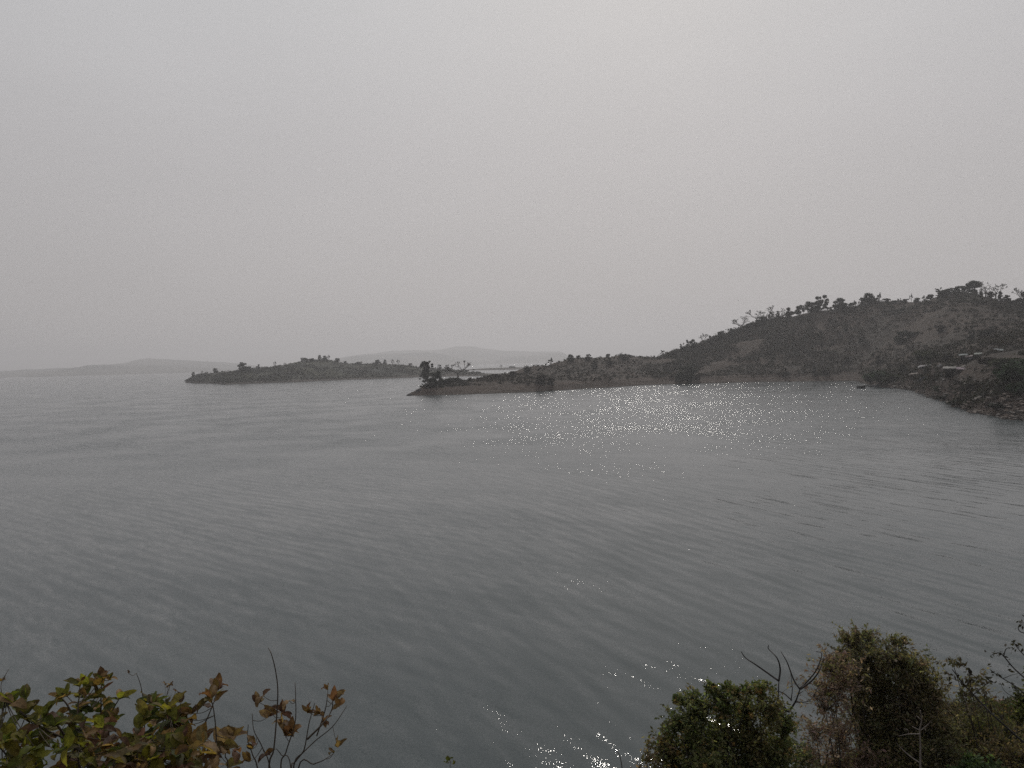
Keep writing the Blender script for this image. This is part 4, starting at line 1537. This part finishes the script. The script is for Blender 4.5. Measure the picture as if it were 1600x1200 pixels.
def near_crown(name, label, d, clumps, seed, cols_, leaf_px, per, twigs=0, elong=1.6, base_px=None, cat='bush', stemc=(.05, .04, .032), squash=1.0, tw_r=.006, flowers=0,
               arch=0, dscale=1.0, wisps=0):
    """bush: stems from the ground to every clump, twigs inside, small leaves through the volume"""
    rng = np.random.default_rng(seed)
    rnd = random.Random(seed)
    sc = d / F
    cx = sum(c[0] for c in clumps) / len(clumps) if base_px is None else base_px
    low = max(c[1] for c in clumps)
    b0 = pt(cx, low, d)
    base = ground_under(b0.x, b0.y)
    root = empty(name, base, label, cat)
    st, lf = MB(), MB()
    heads = []
    for cl in clumps:
        x, y, r = cl[:3]
        dens = cl[3] if len(cl) > 3 else 1.0
        rr = r * sc
        c = pt(x, y, d + rnd.uniform(-1, 1) * rr * .9 * dscale)
        heads.append((c, rr))
        mid = base * .5 + c * .5 + Vector((rnd.uniform(-.15, .15), rnd.uniform(-.15, .15), -.1 * rr))
        st.tube(smooth_path([base + Vector((rnd.uniform(-.15, .15), rnd.uniform(-.15, .15), -.1)), mid, c], 5), tw_r * 3, tw_r, stemc, 5)
        n = int(per * r * r * dens)
        nt_ = max(6, int(n / 26))
        tipsv = []
        for k in range(nt_):
            q = Vector(rng.normal(size=3)).normalized() * rr * (rnd.random() ** .35) * 1.08
            q.z *= squash
            e = c + q
            if arch:
                m_ = c + q * .55 + Vector((0, 0, arch * rr * rnd.random()))
            else:
                m_ = c + q * .5
            P = smooth_path([c + q * .08, m_, e], 3)
            if twigs:
                st.tube(P, tw_r * .55, tw_r * .22, stemc, 3)
            tipsv.append([np.array(p) for p in P])
        per_t = max(1, n // nt_)
        cen = []
        for P in tipsv:
            i = rng.integers(1, len(P), per_t)
            cen.append(np.array(P)[i] + rng.normal(size=(per_t, 3)) * rr * .11)
        cen = np.concatenate(cen)
        ci = rng.integers(0, len(cols_), len(cen))
        # colour in drifts rather than leaf by leaf
        cols = BR * (np.array(cols_)[ci] * .6 + np.array(cols_[rnd.randrange(len(cols_))]) * .4)
        lf.leaves(cen, leaf_px * sc, cols, rng, elong=elong, up=.5, cvar=.3)
    up = sorted(heads, key=lambda h: -h[0].z)[:max(4, len(heads) // 2)]
    for k in range(wisps):
        c, rr = up[rnd.randrange(len(up))]
        q = Vector((rnd.uniform(-1, 1), rnd.uniform(-1, .6), rnd.uniform(.25, 1.1))).normalized()
        l_ = rr * rnd.uniform(1.2, 1.9)
        side = Vector((rnd.uniform(-1, 1), rnd.uniform(-.5, .5), rnd.uniform(-.7, .1))) * l_ * .35
        P = smooth_path([c, c + q * l_ * .6, c + q * l_ + side], 4)
        st.tube(P, tw_r * .6, tw_r * .25, stemc, 3)
        m_ = rnd.randint(3, 16)
        idx = rng.integers(len(P) // 3, len(P), m_)
        lf.leaves(np.array([tuple(P[i]) for i in idx]) + rng.normal(size=(m_, 3)) * leaf_px * sc * .6, leaf_px * sc, BR * np.array(cols_[rnd.randrange(len(cols_))]), rng, elong)
    st.build('stems', M_BARK, root, base)
    lf.build('leaves', M_LEAF, root, base)
    if flowers:
        fm = MB()
        rr = .022
        for k in range(9):
            a = k * 2.4
            q = Vector((math.cos(a) * rr * math.sqrt(k / 9), math.sin(a) * rr * math.sqrt(k / 9), .004 - .01 * k / 9))
            fm.leaves(np.array([q]), .017, (.42, .26, .10) if k > 3 else (.5, .36, .12), rng, 1.0, 3.0)
        f0 = None
        for k in range(flowers):
            c, r_ = heads[rnd.randrange(len(heads))]
            q = Vector((rnd.uniform(-1, 1), rnd.uniform(-1.2, -.2), rnd.uniform(-.4, .9))).normalized() * r_ * rnd.uniform(.8, 1.05)
            if f0 is None:
                f0 = fm.build('flower', M_LEAF, root)
                o = f0
            else:
                o = f0.copy()
                C.objects.link(o)
                o.parent = root
            o.location = c + q - base
            o.rotation_euler = (rnd.uniform(-.2, .9), rnd.uniform(-.5, .5), rnd.uniform(0, 6))
            s = rnd.uniform(.8, 1.6)
            o.scale = (s, s, s)
    return root, base


# green flowering bush
near_crown('flowering_bush', 'rounded green bush dotted with pale orange flower heads at the water side', 10.0,
           [(1060, 1130, 32), (1095, 1112, 30), (1130, 1105, 30), (1165, 1108, 30), (1200, 1112, 28), (1225, 1135, 28), (1045, 1165, 32), (1085, 1160, 42), (1130, 1155, 45),
            (1175, 1155, 42), (1215, 1170, 38), (1060, 1200, 42), (1110, 1205, 48), (1160, 1205, 48), (1210, 1210, 42), (1080, 1095, 14), (1120, 1086, 14), (1150, 1086, 14), (1190, 1086, 14),
            (1112, 1076, 8), (1190, 1075, 8), (1062, 1098, 9), (1138, 1078, 6), (1168, 1080, 8)],
           201, [(.034, .044, .018), (.046, .054, .022), (.028, .034, .016), (.070, .074, .036), (.065, .052, .026)], 4.0, 1.25, twigs=1, flowers=98, dscale=1.0, wisps=120)
# pinkish dry shrub left of it and between the two bushes
near_crown('dry_bush', 'thin dry reddish bush at the left foot of the flowering bush', 9.6,
           [(1010, 1185, 28, .45), (1030, 1205, 30, .6), (1000, 1210, 30, .4), (1038, 1165, 16, .4)], 202,
           [(.10, .070, .058), (.075, .05, .04), (.06, .06, .025)], 3.6, .55, twigs=1, elong=2.0, tw_r=.004)
near_crown('dry_bush', 'sparse pinkish brown twig bush between the flowering bush and the tall feathery bush', 12.0,
           [(1290, 1110, 34, .45), (1312, 1075, 30, .45), (1300, 1050, 24, .3), (1275, 1150, 36, .6), (1310, 1150, 40, .8), (1265, 1190, 36, .9), (1310, 1195, 42, 1), (1350, 1190, 36, .8), (1295, 1085, 26, .4)],
           203, [(.095, .070, .066), (.080, .056, .05), (.11, .085, .075), (.06, .055, .03)], 2.7, .8, twigs=1, elong=2.4, tw_r=.005, arch=.3, wisps=170)
near_crown('feathery_bush', 'tall dense feathery bush with brownish top, tallest of the right foreground', 13.0,
           [(1335, 1012, 22), (1358, 1012, 20), (1320, 1035, 20), (1350, 1040, 32), (1385, 1035, 30), (1410, 1045, 26), (1340, 1070, 34), (1375, 1075, 42), (1415, 1075, 40), (1445, 1070, 30),
            (1460, 1100, 34), (1420, 1110, 42), (1380, 1115, 45), (1345, 1110, 36), (1400, 1150, 50), (1450, 1145, 44), (1480, 1140, 26), (1360, 1155, 42), (1420, 1195, 50), (1470, 1190, 42),
            (1372, 1198, 40), (1404, 1008, 10, .6), (1325, 1000, 10, .8), (1345, 996, 10, .8), (1436, 1046, 12, .7), (1303, 1045, 12, .6)],
           204, [(.060, .056, .032), (.080, .064, .045), (.044, .048, .028), (.085, .078, .040), (.060, .050, .040)], 2.5, 1.35, twigs=1, elong=2.2, arch=.4, tw_r=.006, wisps=320)
near_crown('thin_bush', 'thin bush of dark twigs and scattered small leaves right of the feathery bush', 13.5,
           [(1490, 1040, 22, .35), (1515, 1060, 26, .35), (1535, 1065, 22, .3), (1500, 1085, 28, .4), (1540, 1085, 20, .25), (1482, 1110, 26, .6), (1515, 1110, 22, .4)], 205,
           [(.040, .036, .026), (.052, .045, .03)], 3.8, .42, twigs=1, elong=1.8, tw_r=.005, base_px=1560)
near_crown('low_bush', 'low olive brown bush mass under the thin bush', 14.5,
           [(1500, 1150, 34), (1535, 1140, 30), (1560, 1150, 28), (1500, 1190, 40), (1545, 1185, 38), (1585, 1165, 24, .6)], 206,
           [(.048, .050, .022), (.06, .05, .026), (.036, .036, .02)], 3.2, 1.1, twigs=1, tw_r=.005, wisps=120)
near_crown('green_bush', 'bright green low bush at the bottom edge near the right corner', 12.0,
           [(1520, 1200, 22), (1545, 1206, 20), (1500, 1208, 18)], 207, [(.030, .048, .020), (.038, .056, .023), (.03, .038, .02)], 4.2, 1.1, twigs=1)
near_crown('green_bush', 'yellow green bush half cut by the right edge of the view', 14.0,
           [(1602, 1092, 18), (1594, 1110, 15), (1614, 1072, 20), (1606, 1050, 9), (1622, 1112, 28), (1588, 1122, 10)], 208, [(.036, .042, .016), (.030, .036, .015), (.048, .046, .02)], 3.6, 1.2, twigs=1)
near_crown('low_bush', 'wispy brown bush filling the bottom right corner', 13.0,
           [(1560, 1185, 30, .6), (1595, 1180, 28, .6), (1575, 1205, 34, .8), (1610, 1200, 30, .7)], 210,
           [(.060, .050, .028), (.048, .044, .024), (.066, .052, .034)], 3.2, .9, twigs=1, tw_r=.005, wisps=90)
near_crown('low_bush', 'dark scrubby bush at the bottom between the two large bushes', 11.0,
           [(1255, 1180, 22), (1250, 1210, 28), (1290, 1215, 26)], 209, [(.036, .042, .022), (.05, .045, .025)], 3.6, 1.0, twigs=1)


def sapling(name, label, d, stems, col, r0, base_px, seed, leaves=0, cat='sapling', leaf_px=5):
    rnd = random.Random(seed)
    rng = np.random.default_rng(seed)
    b0 = pt(base_px[0], base_px[1], d)
    base = ground_under(b0.x, b0.y)
    root = empty(name, base, label, cat)
    st = MB()
    cen = []
    for k, (P, w) in enumerate(stems):
        Q = [pt(x, y, d + rnd.uniform(-.03, .03) * d * (i > 0) * .3) for i, (x, y) in enumerate(P)]
        if k == 0:
            Q = [base + Vector((0, 0, -.1))] + Q
        path = smooth_path(Q, 5)
        st.tube(path, r0 * w, r0 * w * .35, col, 6)
        cen += [np.array(p) for p in path[len(path) // 2:]]
    st.build('branches', M_BARK, root, base, True)
    if leaves:
        lf = MB()
        c = np.array(cen)[rng.integers(0, len(cen), leaves)] + rng.normal(size=(leaves, 3)) * .03
        lf.leaves(c, leaf_px * d / F, (.04, .036, .026), rng, 1.8)
        lf.build('leaves', M_LEAF, root, base)
    return root


sapling('bare_sapling', 'dark leafless sapling with curved forked branches behind the flowering bush', 10.6,
        [([(1222, 1125), (1232, 1112), (1243, 1096), (1250, 1077)], 1.0), ([(1250, 1077), (1268, 1064), (1280, 1048), (1287, 1027)], .6),
         ([(1250, 1076), (1264, 1062), (1276, 1046), (1284, 1022), (1275, 1018)], .5), ([(1250, 1077), (1240, 1062), (1230, 1035), (1220, 1018)], .55),
         ([(1208, 1110), (1215, 1095), (1217, 1064)], .8), ([(1217, 1064), (1200, 1052), (1180, 1038), (1165, 1028), (1158, 1018)], .6), ([(1217, 1064), (1219, 1045), (1214, 1028), (1201, 1014), (1201, 1008)], .55),
         ([(1237, 1094), (1222, 1082), (1200, 1078), (1188, 1074)], .4), ([(1243, 1097), (1262, 1096), (1272, 1086), (1278, 1072)], .35), ([(1236, 1095), (1238, 1075), (1235, 1050)], .3),
         ([(1247, 1085), (1255, 1080), (1240, 1090)], .2)],
        (.035, .030, .028), .022, (1240, 1160), 301)
sapling('pale_sapling', 'slender pale leafless sapling in front of the feathery bush', 11.5,
        [([(1438, 1200), (1438, 1165), (1437, 1140), (1440, 1125), (1438, 1110)], 1.0), ([(1438, 1147), (1420, 1147), (1404, 1150)], .6), ([(1420, 1147), (1418, 1140), (1412, 1139)], .4),
         ([(1437, 1141), (1425, 1135)], .5), ([(1438, 1142), (1450, 1132), (1455, 1126)], .5), ([(1440, 1126), (1432, 1118)], .4), ([(1437, 1192), (1420, 1180), (1404, 1165), (1400, 1160)], .6)],
        (.22, .19, .17), .014, (1438, 1230), 302)
sapling('leaning_branch', 'long thin dark branch leaning up to the left across the right corner', 11.8,
        [([(1640, 1190), (1600, 1160), (1560, 1125), (1530, 1095), (1505, 1068), (1488, 1046)], 1.0), ([(1535, 1100), (1552, 1105), (1575, 1140)], .4), ([(1510, 1074), (1515, 1050), (1500, 1038)], .4),
         ([(1520, 1086), (1540, 1070), (1548, 1062)], .4), ([(1505, 1068), (1488, 1060), (1470, 1058)], .35)], (.03, .027, .025), .017, (1680, 1240), 303, 60)
sapling('twiggy_sapling', 'twiggy sapling with tiny leaves reaching in from the right edge', 12.5,
        [([(1640, 1085), (1610, 1066), (1585, 1045), (1568, 1025), (1560, 1020), (1548, 1024)], 1.0), ([(1568, 1026), (1572, 1014), (1580, 1012)], .6), ([(1615, 1040), (1592, 1015), (1583, 1003)], .6),
         ([(1630, 1110), (1590, 1075), (1570, 1062), (1557, 1054), (1546, 1045)], .8), ([(1568, 1060), (1580, 1055), (1592, 1052)], .4), ([(1605, 1095), (1588, 1078), (1580, 1072)], .5),
         ([(1610, 990), (1596, 988), (1591, 982), (1594, 975), (1600, 972)], .6), ([(1585, 1090), (1570, 1080), (1562, 1065)], .4)], (.032, .028, .025), .013, (1680, 1200), 304, 80, leaf_px=3.2)


def undergrowth():
    """tufts, litter and small plants on the spur at lower right"""
    rng = np.random.default_rng(401)
    mb = MB()
    cen, col = [], []
    pal = [(.055, .050, .024), (.075, .052, .032), (.04, .046, .02), (.10, .07, .045), (.05, .075, .025)]
    k = 0
    while k < 6500:
        y = rng.uniform(15, 48)
        u = rng.uniform(.30, .85)
        x = u * y
        z = near_z(x, y)
        if z < .9:
            continue
        if fbm(x / 3., y / 3., 5.0, 3) < -.15:
            continue
        k += 1
        n = 16
        r = rng.uniform(.12, .45)
        q = rng.normal(size=(n, 3)) * r * .6
        q[:, 2] = np.abs(q[:, 2]) * .8
        cen.append(np.array([x, y, z]) + q)
        col.append(np.tile(np.array(pal[rng.integers(0, 5)]), (n, 1)))
    mb.leaves(np.concatenate(cen), .06, np.concatenate(col), rng, 2.0)
    tag(mb.build('undergrowth', M_LEAF), 'dry brown and olive undergrowth covering the bank at lower right', 'undergrowth', kind='stuff')
    rnd = random.Random(5)
    mb = MB()
    k = 0
    while k < 500:
        y = rnd.uniform(36, 52)
        x = rnd.uniform(.45, .85) * y
        z = near_z(x, y)
        if not -.2 < z < 2.5:
            continue
        k += 1
        s = rnd.uniform(.12, .5)
        c = rnd.choice([(.17, .10, .07), (.13, .08, .06), (.2, .13, .1), (.09, .06, .05)])
        mb.box(x, y, z + s * .1, s * 1.5, s, s * .6, c, rnd.uniform(0, 3), rnd.uniform(-.4, .4), s * .15, rnd)
    tag(mb.build('shore_stones', M_PLAIN), 'reddish stones along the near water edge at lower right', 'stones', kind='stuff')


undergrowth()

# ------------------------------------------------------------------ haze
SIGMA = .00019
hz = bpy.data.meshes.new('haze')
X0, Z0, Z1 = 13500.0, -7.0, 300.0
hz.from_pydata([(x, y, z) for x in (-X0, X0) for y in (-X0, X0) for z in (Z0, Z1)], [],
               [[0, 1, 3, 2], [4, 6, 7, 5], [0, 4, 5, 1], [2, 3, 7, 6], [0, 2, 6, 4], [1, 5, 7, 3]])
m, t, out = new_mat('haze_air')
pv = N(t, 'ShaderNodeVolumePrincipled')
pv.inputs['Color'].default_value = (.975, .97, 1.0, 1)
pv.inputs['Density'].default_value = SIGMA
pv.inputs['Anisotropy'].default_value = .35
L(t, pv.outputs[0], out.inputs['Volume'])
hz.materials.append(m)
ho = bpy.data.objects.new('haze', hz)
C.objects.link(ho)
tag(ho, kind='stuff')
